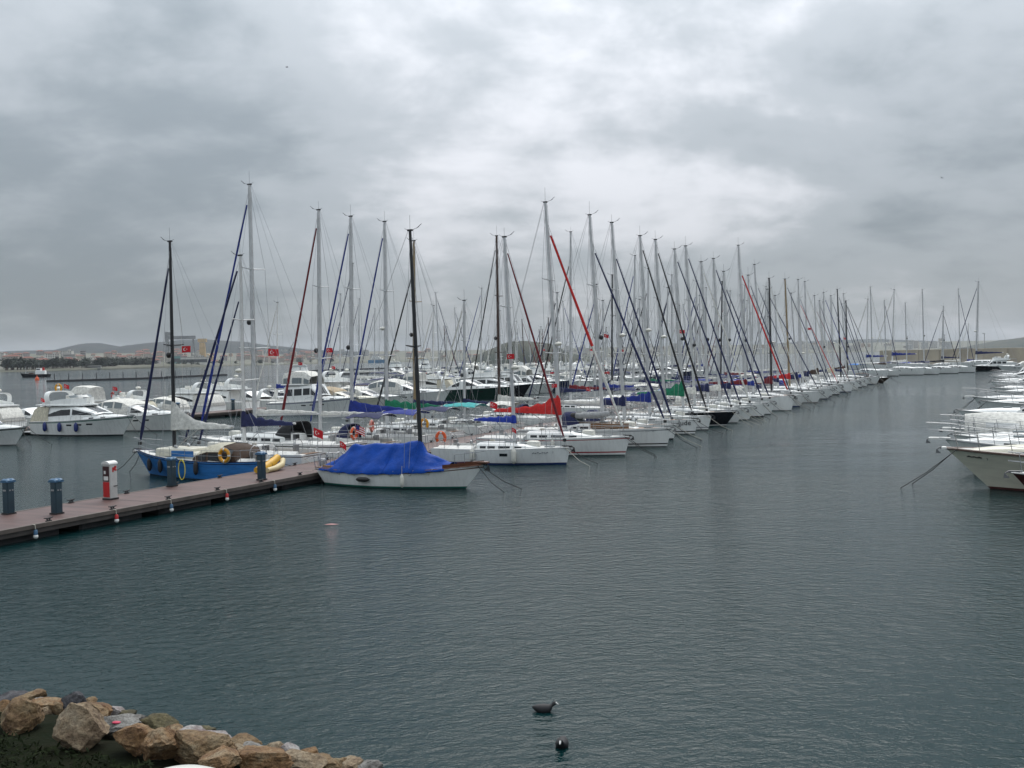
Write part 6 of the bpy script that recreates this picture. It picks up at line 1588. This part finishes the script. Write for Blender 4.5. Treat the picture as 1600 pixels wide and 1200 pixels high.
# ------------------------------------------------------------------ the row on the far side of the near jetty (bows away to the left)
L1 = left_boat(1.5, 10.2, 378, 'bright blue hulled yacht with white sail cover and black mast', L_=9.3, ob=1.0, top=BLUEH, cove=NAVYH, boot=BLUEH, bottom='black', mast=MBLACK, jib=CV['navy'], jibw=0.085, jib_frac=0.92, cover=CV['white'],
               peak=0.95, cover_h=0.40, hood=None, B=3.0, Fb=1.35, Fs=0.95, sag=0.1, cabin_mat=CREAM, rake=0.008, sw=0.55, spread=1, rail=NAVYH, window=False, boomlen=4.1)
hL1 = Hull(9.3, 3.0, 1.35, 0.95, 1.0, 0.1, 0.55, sag=0.1)
m = MB(); rings = []
for x_, hh_ in ((-3.3, 0.15), (-3.1, 0.62), (-2.4, 0.84), (-1.4, 0.82), (-0.75, 0.5), (-0.45, 0.2)):
    zz = 0.95; yw = 1.15
    rings.append([(x_, yw * q, zz + hh_ * w_) for q, w_ in ((-1, 0), (-0.98, 0.55), (-0.8, 0.92), (0, 1.05), (0.8, 0.92), (0.98, 0.55), (1, 0))])
m.loft(rings, False); hd = m.build('cockpit_hood', CV['brown'], L1, angle=50)
m = MB(); m.loft([[(a_, b_ * 1.015, c_ + 0.02) for a_, b_, c_ in rg[1:6]] for rg in rings[2:5]], False); m.build('hood_top', CV['cream'], hd, angle=50)
panel.centre = Vector((-2, 0, 1.2))
for j in (0, 1, 4, 5):
    for i in (1, 2, 3):
        w_ = MB(); panel(w_, rings[i], rings[i + 1], j, .1, .9, .1, .9); w_.build('hood_window', GLASS, hd, smooth=False)
m = MB(); m.box((0.35, 1.02, 1.28), (1.5, 0.03, 0.3)); m.build('cabin_stripe', BLUEH, L1, smooth=False)
m = MB(); m.bbox((1.3, 0, 1.32), (2.4, 1.7, 0.4), 0.12); m.build('raised_cabin', CREAM, L1, angle=35)
for k, t in enumerate((0.86, 0.72, 0.40)):
    p = hL1.side(t, 0.62, 1, 0.13); fender(boat_pt(L1, p.x, p.y, 0.62), RUB, 0, ['black fender near the bow of the bright blue yacht', 'black fender amidships on the bright blue yacht', 'black fender nearest the stern of the bright blue yacht'][k], 0.62, 0.125)
p = hL1.side(0.20, 1.2, 1, 0.1); lifebuoy(boat_pt(L1, p.x, p.y, 1.3), YELLOW, ANG_N + math.pi / 2, 'yellow lifebuoy on the rail of the bright blue yacht')
left_boat(5.2, 8.6, 400, 'white yacht with wide brown band, white mast and two navy headsails', L_=9.6, top=WHITE, cove=BROWNH, bottom='black', boot=BROWNH, mast=ALUW, jib=CV['navy'], jib2=CV['navy'], jibw=0.085, cover=CV['navy'], peak=0.35, cover_h=0.36, rake=0.005, boomlen=3.6, mast_t=0.5, spread=2)
left_boat(9.1, 10.9, 289, 'white yacht with the tallest pale mast and royal blue furled headsail', bottom='black', top=WHITE, cove=STR['black'], boot=STR['black'], jib=CV['blue'], jibw=0.085, cover=None, bimini=None, hood=CV['black'], rake=0.004)
left_boat(13.3, 9.1, 329, 'white yacht with dark red furled headsail and navy bimini', jib=CV['maroon'], jibw=0.085, bimini=CV['navy'], hood=CV['navy'], cover=None, rake=0.02, bottom='black', canopyh=1.85)
left_boat(17.5, 9.5, 339, 'white yacht with broad blue boom cover, behind the tarpaulin sloop', jib=CV['blue'], jibw=0.08, cover=CV['blue'], peak=0.2, cover_h=0.48, bimini=CV['blue'], rake=0.02, bottom='blue', boomlen=4.4)
left_boat(21.8, 9.4, 347, 'white yacht with green boom cover and blue furled headsail', jib=CV['blue'], jibw=0.075, cover=CV['green'], peak=0.1, cover_h=0.52, bimini=CV['navy'], rake=0.012, bottom='black', boomlen=4.6)
left_boat(26.2, 9.7, 377, 'white yacht with pale wooden mast and teal bimini', jib=CV['black'], jibw=0.07, mast=MWOOD, cover=CV['navy'], peak=0.05, bimini=CV['teal'], rake=0.02, bottom='black', jib_frac=0.85)
left_boat(32.2, 8.6, 470, 'low white yacht with short mast and white awning right of the teal bimini', jib=CV['white'], cover=CV['navy'], bimini=CV['white'], rake=0.02, hi=True)
left_boat(39.3, 8.9, 369, 'white yacht with dark wooden mast, right of the black mast of the sloop', jib=CV['black'], jibw=0.055, mast=MDARKW, cover=CV['white'], rake=0.004, bottom='black', hood=CV['navy'])
lr = [(53.6, 458, 'navy', 'navy', None), (58.2, 363, 'black', 'maroon', None), (62.6, 445, 'blue', 'navy', 'navy'), (66.8, 470, 'white', 'blue', None), (71.0, 430, 'navy', 'white', 'white'), (75.6, 400, 'blue', 'blue', None), (80.0, 468, 'navy', 'navy', None), (84.6, 420, 'black', 'green', 'navy'), (89.2, 450, 'navy', 'white', None),
      (94.0, 430, 'navy', 'navy', 'blue'), (98.8, 478, 'white', 'navy', None), (103.6, 440, 'blue', 'white', None), (108.6, 462, 'navy', 'grey', 'navy'), (113.6, 450, 'black', 'navy', None), (118.8, 440, 'navy', 'blue', None), (124.0, 472, 'maroon', 'maroon', 'white'), (129.4, 455, 'navy', 'white', None), (135.0, 446, 'navy', 'navy', None), (141.0, 470, 'blue', 'blue', 'navy'), (147.0, 462, 'navy', 'white', None), (153.0, 448, 'black', 'navy', None), (159.0, 474, 'navy', 'white', None)]
GLR = 'yachts lying behind the outer near row'
for i, (s, ty, jc, cc, bc) in enumerate(lr):
    left_boat(s, 9.3 + 0.6 * math.sin(i * 2.1), ty, 'white yacht half hidden behind the outer near row, %s from the outer end' % ORD[len(lr) - i], GLR, jib=CV[jc], cover=CV[cc], bimini=CV[bc] if bc else None, hi=False, mast=MBLACK if i in (4, 14) else ALU, rake=[0.01, 0.02, 0.03][i % 3], jib_frac=[0.96, 0.84, 0.9][i % 3], bottom='black', top=NAVYH if i in (5, 16) else WHITE, seed=i * 3 + 1)

# ------------------------------------------------------------------ the second jetty: motor yachts with bows to the right
def quay2(s, label, style, L_=10.0, pb=-38.6, side=1, top=None, **k):
    grp = k.pop('group', 'motor cruisers at the second jetty')
    c = Wp(s, -47.4 + L_ / 2 + 0.3) if side > 0 else Wp(s, -51.6 - L_ / 2 - 0.3)
    kw = dict(L=L_, B=L_ * 0.33, Fb=1.5 * L_ / 10, Fs=1.05 * L_ / 10, top=top, seed=int(s * 5)); kw.update(k)
    return motorboat(c.x, c.y, ANG_N if side > 0 else ANG_N + math.pi, label, grp, style, **kw)
M0 = quay2(14.6, 'white motor cruiser with a black stripe, cut by the left edge', 'express', 9.6, stripe=None, band=STR['black'], bottom='black', canopy=None)
M1 = quay2(24.3, 'big white flybridge motor yacht with three blue fenders and cream aft canvas', 'flybridge', 10.8, Fb=1.75, Fs=1.2, B=3.7, canopy=CV['cream'], band=STR['green'], boot=STR['black'], deckh=1.0, seed=12)
hM1 = Hull(10.8, 3.7, 1.75, 1.2, 1.3, -0.05, 0.86, tm=0.4, eb=2.6, ew=1.8, flare=1.25, wlf=0.86, blunt=0.04)
for k, t in enumerate((0.22, 0.40, 0.58)):
    p = hM1.side(t, 0.75, -1, 0.16); fender(boat_pt(M1, p.x, p.y, 0.78), FENB, 0, ['blue fender nearest the stern of the big flybridge motor yacht', 'middle blue fender on the big flybridge motor yacht', 'blue fender nearest the bow of the big flybridge motor yacht'][k], 0.72, 0.17)
horseshoe(boat_pt(M1, -2.4, -0.9, 4.15), YELLOW, ANG_N - R(60), 'yellow horseshoe lifebuoy on the arch of the big flybridge motor yacht')
M2 = quay2(30.6, 'white open motor cruiser just behind the big flybridge yacht', 'express', 11.0, canopy=CV['white'], seed=9, B=3.6)
quay2(8.6, 'white cruiser with a navy canopy partly out of the left edge', 'express', 9.5, side=-1, canopy=CV['navy'], seed=3)
for i, (s, st, L_, cm_, lab) in enumerate([(20.0, 'flybridge', 10.0, 'beige', 'beige canvas flybridge cruiser at the left edge behind the others'), (25.0, 'flybridge', 10.5, 'white', 'white flybridge cruiser with dark bimini behind the big flybridge yacht'),
        (31.0, 'express', 9.5, None, 'white open cruiser with red lifebuoys on its arch, behind the second jetty'), (36.5, 'trawler', 9.0, 'white', 'white fishing style cruiser with canopy at the second jetty'),
        (42.0, 'flybridge', 9.5, 'cream', 'cream canvas cruiser beside the reddish post on the second jetty'), (47.0, 'express', 9.0, 'white', 'white canopied cruiser behind the two navy headsails'),
        (52.5, 'flybridge', 11.0, 'white', 'white flybridge cruiser left of the tall white mast'), (58.5, 'flybridge', 12.0, None, 'white motor yacht with sweeping arch behind the white trawler yacht')]):
    quay2(s, lab, st, L_, side=-1, canopy=CV[cm_] if cm_ else None, seed=i * 7 + 40)
for px_, py_, lab in ((176, 617, 'left'), (188, 616, 'right')):
    q = at_dist(px_, py_, 118); lifebuoy(q, REDP, ANG_N + 1.2, 'red lifebuoy on the white open cruiser behind the second jetty, %s one' % lab)
TR = quay2(57.0, 'white trawler yacht with row of cabin windows and navy waterline band', 'trawler', 11.6, Fb=1.9, Fs=1.25, B=3.9, band=STR['navy'], boot=STR['navy'], canopy=CV['white'], deckh=1.12, seed=21, ob=1.0)
quay2(63.2, 'tan and cream canvas covered cruiser right of the trawler yacht', 'express', 11.0, canopy=CV['beige'], B=3.7, top=CREAM, seed=23)
quay2(69.0, 'white cruiser with pale grey canopy right of the tan covered cruiser', 'express', 10.5, canopy=CV['white'], seed=25)
quay2(77.5, 'white hardtop cruiser with big arched side window', 'express', 12.5, canopy=CV['white'], B=4.0, seed=27, deckh=1.1)
quay2(93.5, 'dark green hulled motor cruiser with white foredeck', 'express', 14.5, top=GREENH, B=4.2, Fb=1.9, Fs=1.4, canopy=None, seed=29)
quay2(102.5, 'black hulled motor cruiser with white cabin', 'flybridge', 13.0, top=BLACKH, B=4.0, canopy=None, seed=31)
quay2(110.5, 'white cruiser with teal windscreen behind the red boom cover', 'trawler', 12.0, seed=33, canopy=None)
GM = 'white cruisers further along the second jetty'
protM = []
for i, (st, L_, tp, cm_) in enumerate([('express', 10, None, 'white'), ('flybridge', 11.5, None, None), ('express', 9, None, 'navy'), ('flybridge', 12.5, None, 'cream'), ('trawler', 10, None, 'white'), ('express', 11, None, None), ('flybridge', 13, NAVYH, None)]):
    protM.append(motorboat(0, 0, 0, 'x', GM, st, L=L_, B=L_ * .33, Fb=.15 * L_, Fs=.105 * L_, top=tp, canopy=CV[cm_] if cm_ else None, seed=70 + i, hi=False, lines=False))
    protM[-1].location = (0, 0, -500)
protS = []
for i, (L_, mz_, jc, cc, bc, mt, tp) in enumerate([(11, 15.5, 'navy', 'navy', None, ALU, None), (12, 17.5, 'blue', 'white', 'navy', ALU, None), (10, 14, 'white', 'blue', None, ALUW, None), (11.5, 16, 'maroon', 'navy', 'white', MDARKW, None), (10.5, 14.5, 'black', 'grey', None, ALU, NAVYH), (13, 19.5, 'navy', 'white', 'navy', ALU, None), (9.5, 12.5, 'navy', 'red', None, ALUW, None)]):
    protS.append(sailboat(0, 0, 0, 'x', 'g', L=L_, B=L_ * .325, Fb=.115 * L_, Fs=.1 * L_, mast_z=mz_, jib=CV[jc], cover=CV[cc], bimini=CV[bc] if bc else None, mast=mt, top=tp, hi=False, lines=False, seed=90 + i, bottom='black'))
usedp = set()
def put(proto, P_, rz, label, group, s=1.0):
    o = proto if proto.name not in usedp else copy_tree(proto)
    if o is proto: usedp.add(proto.name)
    o.location = P_; o.rotation_euler = (0, 0, rz); o.scale = (s, s, s)
    return tag(o, label, None, group)
LOOK_M = ['white open cruiser with pale canopy', 'white flybridge cruiser', 'white open cruiser with navy canopy', 'white flybridge cruiser with cream canvas', 'white trawler style cruiser', 'plain white open cruiser', 'navy hulled flybridge cruiser']
LOOK_S = ['white yacht with navy boom cover', 'white yacht with navy bimini', 'white yacht with blue boom cover', 'yacht with dark wooden mast', 'navy hulled yacht', 'tall masted white yacht', 'small white yacht with red boom cover']
def fill(s_list, p_stern, sgn, row, sail_share, seed):
    r = random.Random(seed)
    for s in s_list:
        sail = r.random() < sail_share
        pr = r.choice(protS if sail else protM); k = r.uniform(0.9, 1.12)
        Lh = pr['hull_len'] if sail else 11
        rz = ANG_N if sgn > 0 else ANG_N + math.pi
        lk = LOOK_S[protS.index(pr)] if sail else LOOK_M[protM.index(pr)]
        put(pr, Wp(s, p_stern + sgn * (Lh * k / 2 + 0.5)), rz + r.uniform(-0.03, 0.03), 'distant ' + lk + ' ' + row, lk + ' ' + row, k)
def seq(a, b, d, seed):
    r = random.Random(seed); o = []; s = a
    while s < b: o.append(s); s += d * r.uniform(0.88, 1.2)
    return o
fill(seq(117, 232, 5.0, 1), -47.7, 1, 'on the near side of the second jetty', 0.45, 11)
fill(seq(65, 232, 5.2, 2), -51.3, -1, 'on the far side of the second jetty', 0.42, 12)
fill(seq(168, 336, 5.6, 3), -95.7, 1, 'on the near side of the third jetty', 0.38, 13)
fill(seq(166, 336, 5.8, 4), -99.0, -1, 'on the far side of the third jetty', 0.35, 14)
fill(seq(230, 390, 7.2, 5), -140.0, 1, 'in the farthest row of boats', 0.3, 15)

# two bigger flybridge yachts whose tops stand above the rest
for px_, py_, s_, lab in ((662, 588, 1.55, 'large white flybridge yacht rising above the rows, bow towards the camera'), (620, 592, 1.3, 'large white yacht with high bridge left of the bigger flybridge yacht'), (470, 602, 1.25, 'white yacht with tall bridge behind the dark red headsail')):
    a = at(px_, py_, 0); put(protM[3], (a.x, a.y, 0), R(-75), lab, 'large motor yachts among the distant rows', s_)

# ------------------------------------------------------------------ right hand row: motor boats with bows to the left
def east(s, label, style, L_=10.0, pb=29.0, ob=1.3, **k):
    c = Wp(s, pb - ob + L_ / 2)
    kw = dict(L=L_, B=L_ * .33, Fb=.155 * L_, Fs=.11 * L_, seed=int(s * 3) + 2, ob=ob); kw.update(k)
    return motorboat(c.x, c.y, ANG_N + math.pi, label, 'motor boats in the right hand row', style, **kw)
E0 = east(2.2, 'dark maroon hulled boat with chrome anchor at the right edge, nearest the camera', 'express', 9.0, pb=31.75, ob=1.1, top=MAROONH, bottom='red', Fb=1.3, Fs=1.0, canopy=None, sprit=0.0, arch=False, lines=False)
E1 = east(7.3, 'cream hulled motor sailer with dark red bottom and brown rail', 'trawler', 12.5, pb=29.9, ob=1.75, top=CREAM, bottom='red', boot=ANTIF['red'], B=3.9, Fb=1.72, Fs=1.35, canopy=None, sprit=0.15, ports=True, seed=6, arch=False)
rail_strip(Hull(12.5, 3.9, 1.72, 1.35, 1.75, -0.05, .86, tm=.4, eb=2.6, ew=1.8, flare=1.25, wlf=.86, blunt=.04), E1, pm('rail_brown', (0.10, 0.06, 0.045), 0.5), 0.06, -0.02, 'cap_rail')
hE1 = Hull(12.5, 3.9, 1.72, 1.35, 1.75, -0.05, .86, tm=.4, eb=2.6, ew=1.8, flare=1.25, wlf=.86, blunt=.04)
m = MB()
for i in range(6):
    t = 0.955 - 0.008 * i; z = hE1.zs(t) * (0.82 + 0.02 * (i % 2)); m.tube([hE1.side(t, z, 1, .02), hE1.side(t - .006, z - .05 * (i % 2), 1, .02)], 0.022, 4)
m.build('name_lettering', INKB, E1); bow_text(E1, hE1, '1', 0.17, 0.893, 0.78, INKB, 1)
east(12.6, 'white cruiser with long tubular bow rail and bow platform', 'express', 10.5, pb=29.2, sprit=0.7, canopy=None, Fb=1.7, seed=8, lines=False)
east(17.4, 'white cruiser with black anchor rail, next to the canvas tent boat', 'express', 10.0, pb=29.4, canopy=CV['white'], seed=11, lines=False)
east(22.4, 'boat covered by a large white canvas tent', 'tent', 11.5, pb=29.2, canopy=CV['white'], sprit=0.5, Fb=1.5, seed=14, lines=False)
east(34.0, 'white speedboat with plain grey topsides beyond the canvas tent', 'express', 10.0, pb=29.9, canopy=None, seed=17, pulpit=False, lines=False)
east(39.5, 'white speedboat with black anchor at its bow, second beyond the canvas tent', 'express', 10.5, pb=29.0, canopy=None, seed=19, pulpit=False, lines=False)
east(52.0, 'white motor boat with dark lower hull, third beyond the canvas tent', 'express', 11.0, pb=30.5, bottom='black', boot=STR['black'], stripe=STR['black'], canopy=CV['white'], seed=22)
east(60.0, 'white cabin boat with long side window in the right hand row', 'trawler', 11.0, pb=29.6, canopy=None, seed=24, sprit=0.6)
for i, s in enumerate(seq(82, 172, 6.3, 8)):
    put(protM[[0, 5, 4, 2, 1][i % 5]], Wp(s, 35.2), ANG_N + math.pi, 'white motor boat far up the right hand row near the breakwater', 'distant boats of the right hand row', 0.95)

# ------------------------------------------------------------------ the cross row before the breakwater
def cross(px_, py_, top_py, lab, jc=None, cc='white', bc=None, hd_=-62, L_=11.5, **k):
    a = at(px_, py_, 0); f_ = Vector((math.cos(R(hd_)), math.sin(R(hd_)), 0)); c = a - f_ * (L_ / 2 - 0.4)
    return sailboat(c.x, c.y, R(hd_), lab, 'yachts moored before the breakwater', L=L_, B=L_ * .33, Fb=.13 * L_, Fs=.11 * L_, mast_z=top_z(c.x, c.y, top_py), jib=CV[jc] if jc else None, cover=CV[cc], bimini=CV[bc] if bc else None, hi=False, bottom='black', boot=STR['black'], seed=px_, lines=False, rake=k.pop('rake', 0.02), **k)
cross(1386, 588.5, 449, 'white yacht left of the lettered one before the breakwater', 'white', 'white', 'sky')
cross(1404, 587.5, 470, 'short white yacht directly left of the lettered one before the breakwater', 'navy', 'brown', None, L_=10)
X3 = cross(1443, 586, 474, 'white yacht with a black letter on its bow before the breakwater', None, 'white', 'navy', L_=13)
cross(1467, 585, 453, 'white yacht with sky blue frame right of the lettered one before the breakwater', None, 'navy', 'blue')
cross(1497, 583.5, 487, 'white yacht with black furled headsail before the breakwater', 'black', 'black', 'navy', rake=0.0)
cross(1523, 582, 452, 'last white yacht in the row before the breakwater', 'navy', 'white', None)
bow_text(X3, Hull(13, 13 * .33, 13 * .13, 13 * .11, 0.45, .1, .72), 'T', 0.7, 0.80, 0.6, INKB)
a = at(1552, 579, 0); motorboat(a.x, a.y, R(168), 'black hulled workboat with white cabin right of the yachts before the breakwater', 'motor boats before the breakwater', 'trawler', L=11, B=3.6, Fb=1.5, Fs=1.1, top=BLACKH, seed=61, hi=False, canopy=None, lines=False)
for k_, (px_, py_) in enumerate(((1592, 580), (1648, 577), (1700, 575))):
    a = at(px_, py_, 0); put(protM[(k_ * 2) % 5], (a.x, a.y, 0), R(165), 'white motor boat below the breakwater at the right edge', 'motor boats by the breakwater', 1.0)
for px_, ty in ((1382, 467), (1424, 452), (1500, 478), (1557, 440), (1538, 506)):
    a = at_dist(px_, 570, 318 - 0.1 * (px_ - 1380)); o = copy_tree(protS[px_ % 3]); k_ = top_z(a.x, a.y, ty) / [15.5, 17.5, 14][px_ % 3]
    o.location = (a.x - 4, a.y, 0); o.scale = (k_,) * 3; o.rotation_euler = (0, 0, R(150)); tag(o, 'white yacht tied up right under the breakwater wall', None, 'yachts tied under the breakwater')

# ------------------------------------------------------------------ flags
FL = [(284, 541, 53.2, 1.1, 0, 'red flag with crescent just right of the black mast'), (419, 545.5, 62, 1.45, 0, 'large red flag with crescent right of the tallest mast'), (510, 544, 66, 0.95, 0, 'red flag with crescent right of the mast with the red headsail'),
      (466, 566, 118, 1.1, 0.1, 'small red flag over the white trawler yacht'), (518, 572, 125, 1.1, 0.2, 'small red flag right of the trawler yacht over the dark pontoons'), (792, 553, 58, 0.95, 0.05, 'red flag with crescent at the mast right of the dark wooden mast'),
      (862, 600, 63.5, 0.75, 0, 'small red flag with crescent above the red boom cover'), (1062, 515.5, 84, 0.95, 0.05, 'red flag with crescent high between the middle masts'), (944, 522, 69, 0.75, 0.3, 'drooping red flag on the tall mast right of the red headsail'),
      (916, 605, 82, 0.9, 0.4, 'red flag at a stern right of the dark red boom cover'), (1262, 512, 130, 0.9, 0.2, 'red flag high up on the outer part of the near row'), (1318, 527, 165, 1.0, 0.5, 'red flag near the outer end of the near row'),
      (921, 545, 110, 0.8, 0.0, 'tiny red flag between the masts left of centre right'), (970, 546, 120, 0.8, 0.2, 'tiny red flag right of the tall raked mast'), (848, 545, 170, 1.0, 0.3, 'tiny red flag in front of the wooded headland')]
for i, (px_, py_, Y, L_, dr, lab) in enumerate(FL):
    flag(at_dist(px_, py_, Y), R(-8) + 0.1 * math.sin(i * 3), L_ * 0.45, lab, dr, seed=i)
for i, (px_, py_, Y, L_, dr, rz, lab) in enumerate(((490, 668, 57.5, 1.15, 0.55, -0.2, 'red flag hanging at the stern left of the lifebuoys'), (531, 689, 55, 0.8, 0.75, 0.3, 'red flag hanging behind the left end of the blue tarpaulin'), (766, 628, 62, 0.85, 0.35, -0.2, 'red flag with crescent above the short blue boom cover'),
                                              (800, 668, 57.2, 0.55, 0.7, 0.2, 'small red flag drooping at the mast foot of the yacht with the blue boot stripe'), (176, 604, 118, 1.0, 0.4, 0.1, 'red flag on the cruiser behind the second jetty'), (100, 600, 96, 0.9, 0.5, 0.2, 'dark red flag on the mast behind the big flybridge yacht'),
                                              (64, 622, 92, 0.7, 0.6, 0.1, 'small red flag at the stern corner of the big flybridge yacht'))):
    flag(at_dist(px_, py_, Y), rz, L_ * 0.62, lab, dr, seed=30 + i, staff=1.0)
flag(at_dist(556, 664, 60), 0.1, 0.7, 'drooping striped red and white flag with blue corner at a stern', 0.6, 'striped flags', seed=50, staff=1.0, us=True)
# dive bottles, blue box etc. on sterns: small blue gas bottle rack
a = at_dist(767, 655, 60.5); m = MB()
# haze
AIR = bpy.data.materials.new('haze'); AIR.use_nodes = True; t = AIR.node_tree
for n_ in list(t.nodes): t.nodes.remove(n_)
o_ = t.nodes.new('ShaderNodeOutputMaterial'); v_ = t.nodes.new('ShaderNodeVolumePrincipled'); v_.inputs['Density'].default_value = HAZE_D; v_.inputs['Color'].default_value = (0.86, 0.92, 1.0, 1); v_.inputs['Anisotropy'].default_value = 0.2
t.links.new(v_.outputs[0], o_.inputs['Volume'])
if HAZE_D > 0:
    m = MB(); m.box((0, 7000, 128), (19000, 15500, 262)); o = m.build('haze', AIR, smooth=False); o['kind'] = 'stuff'
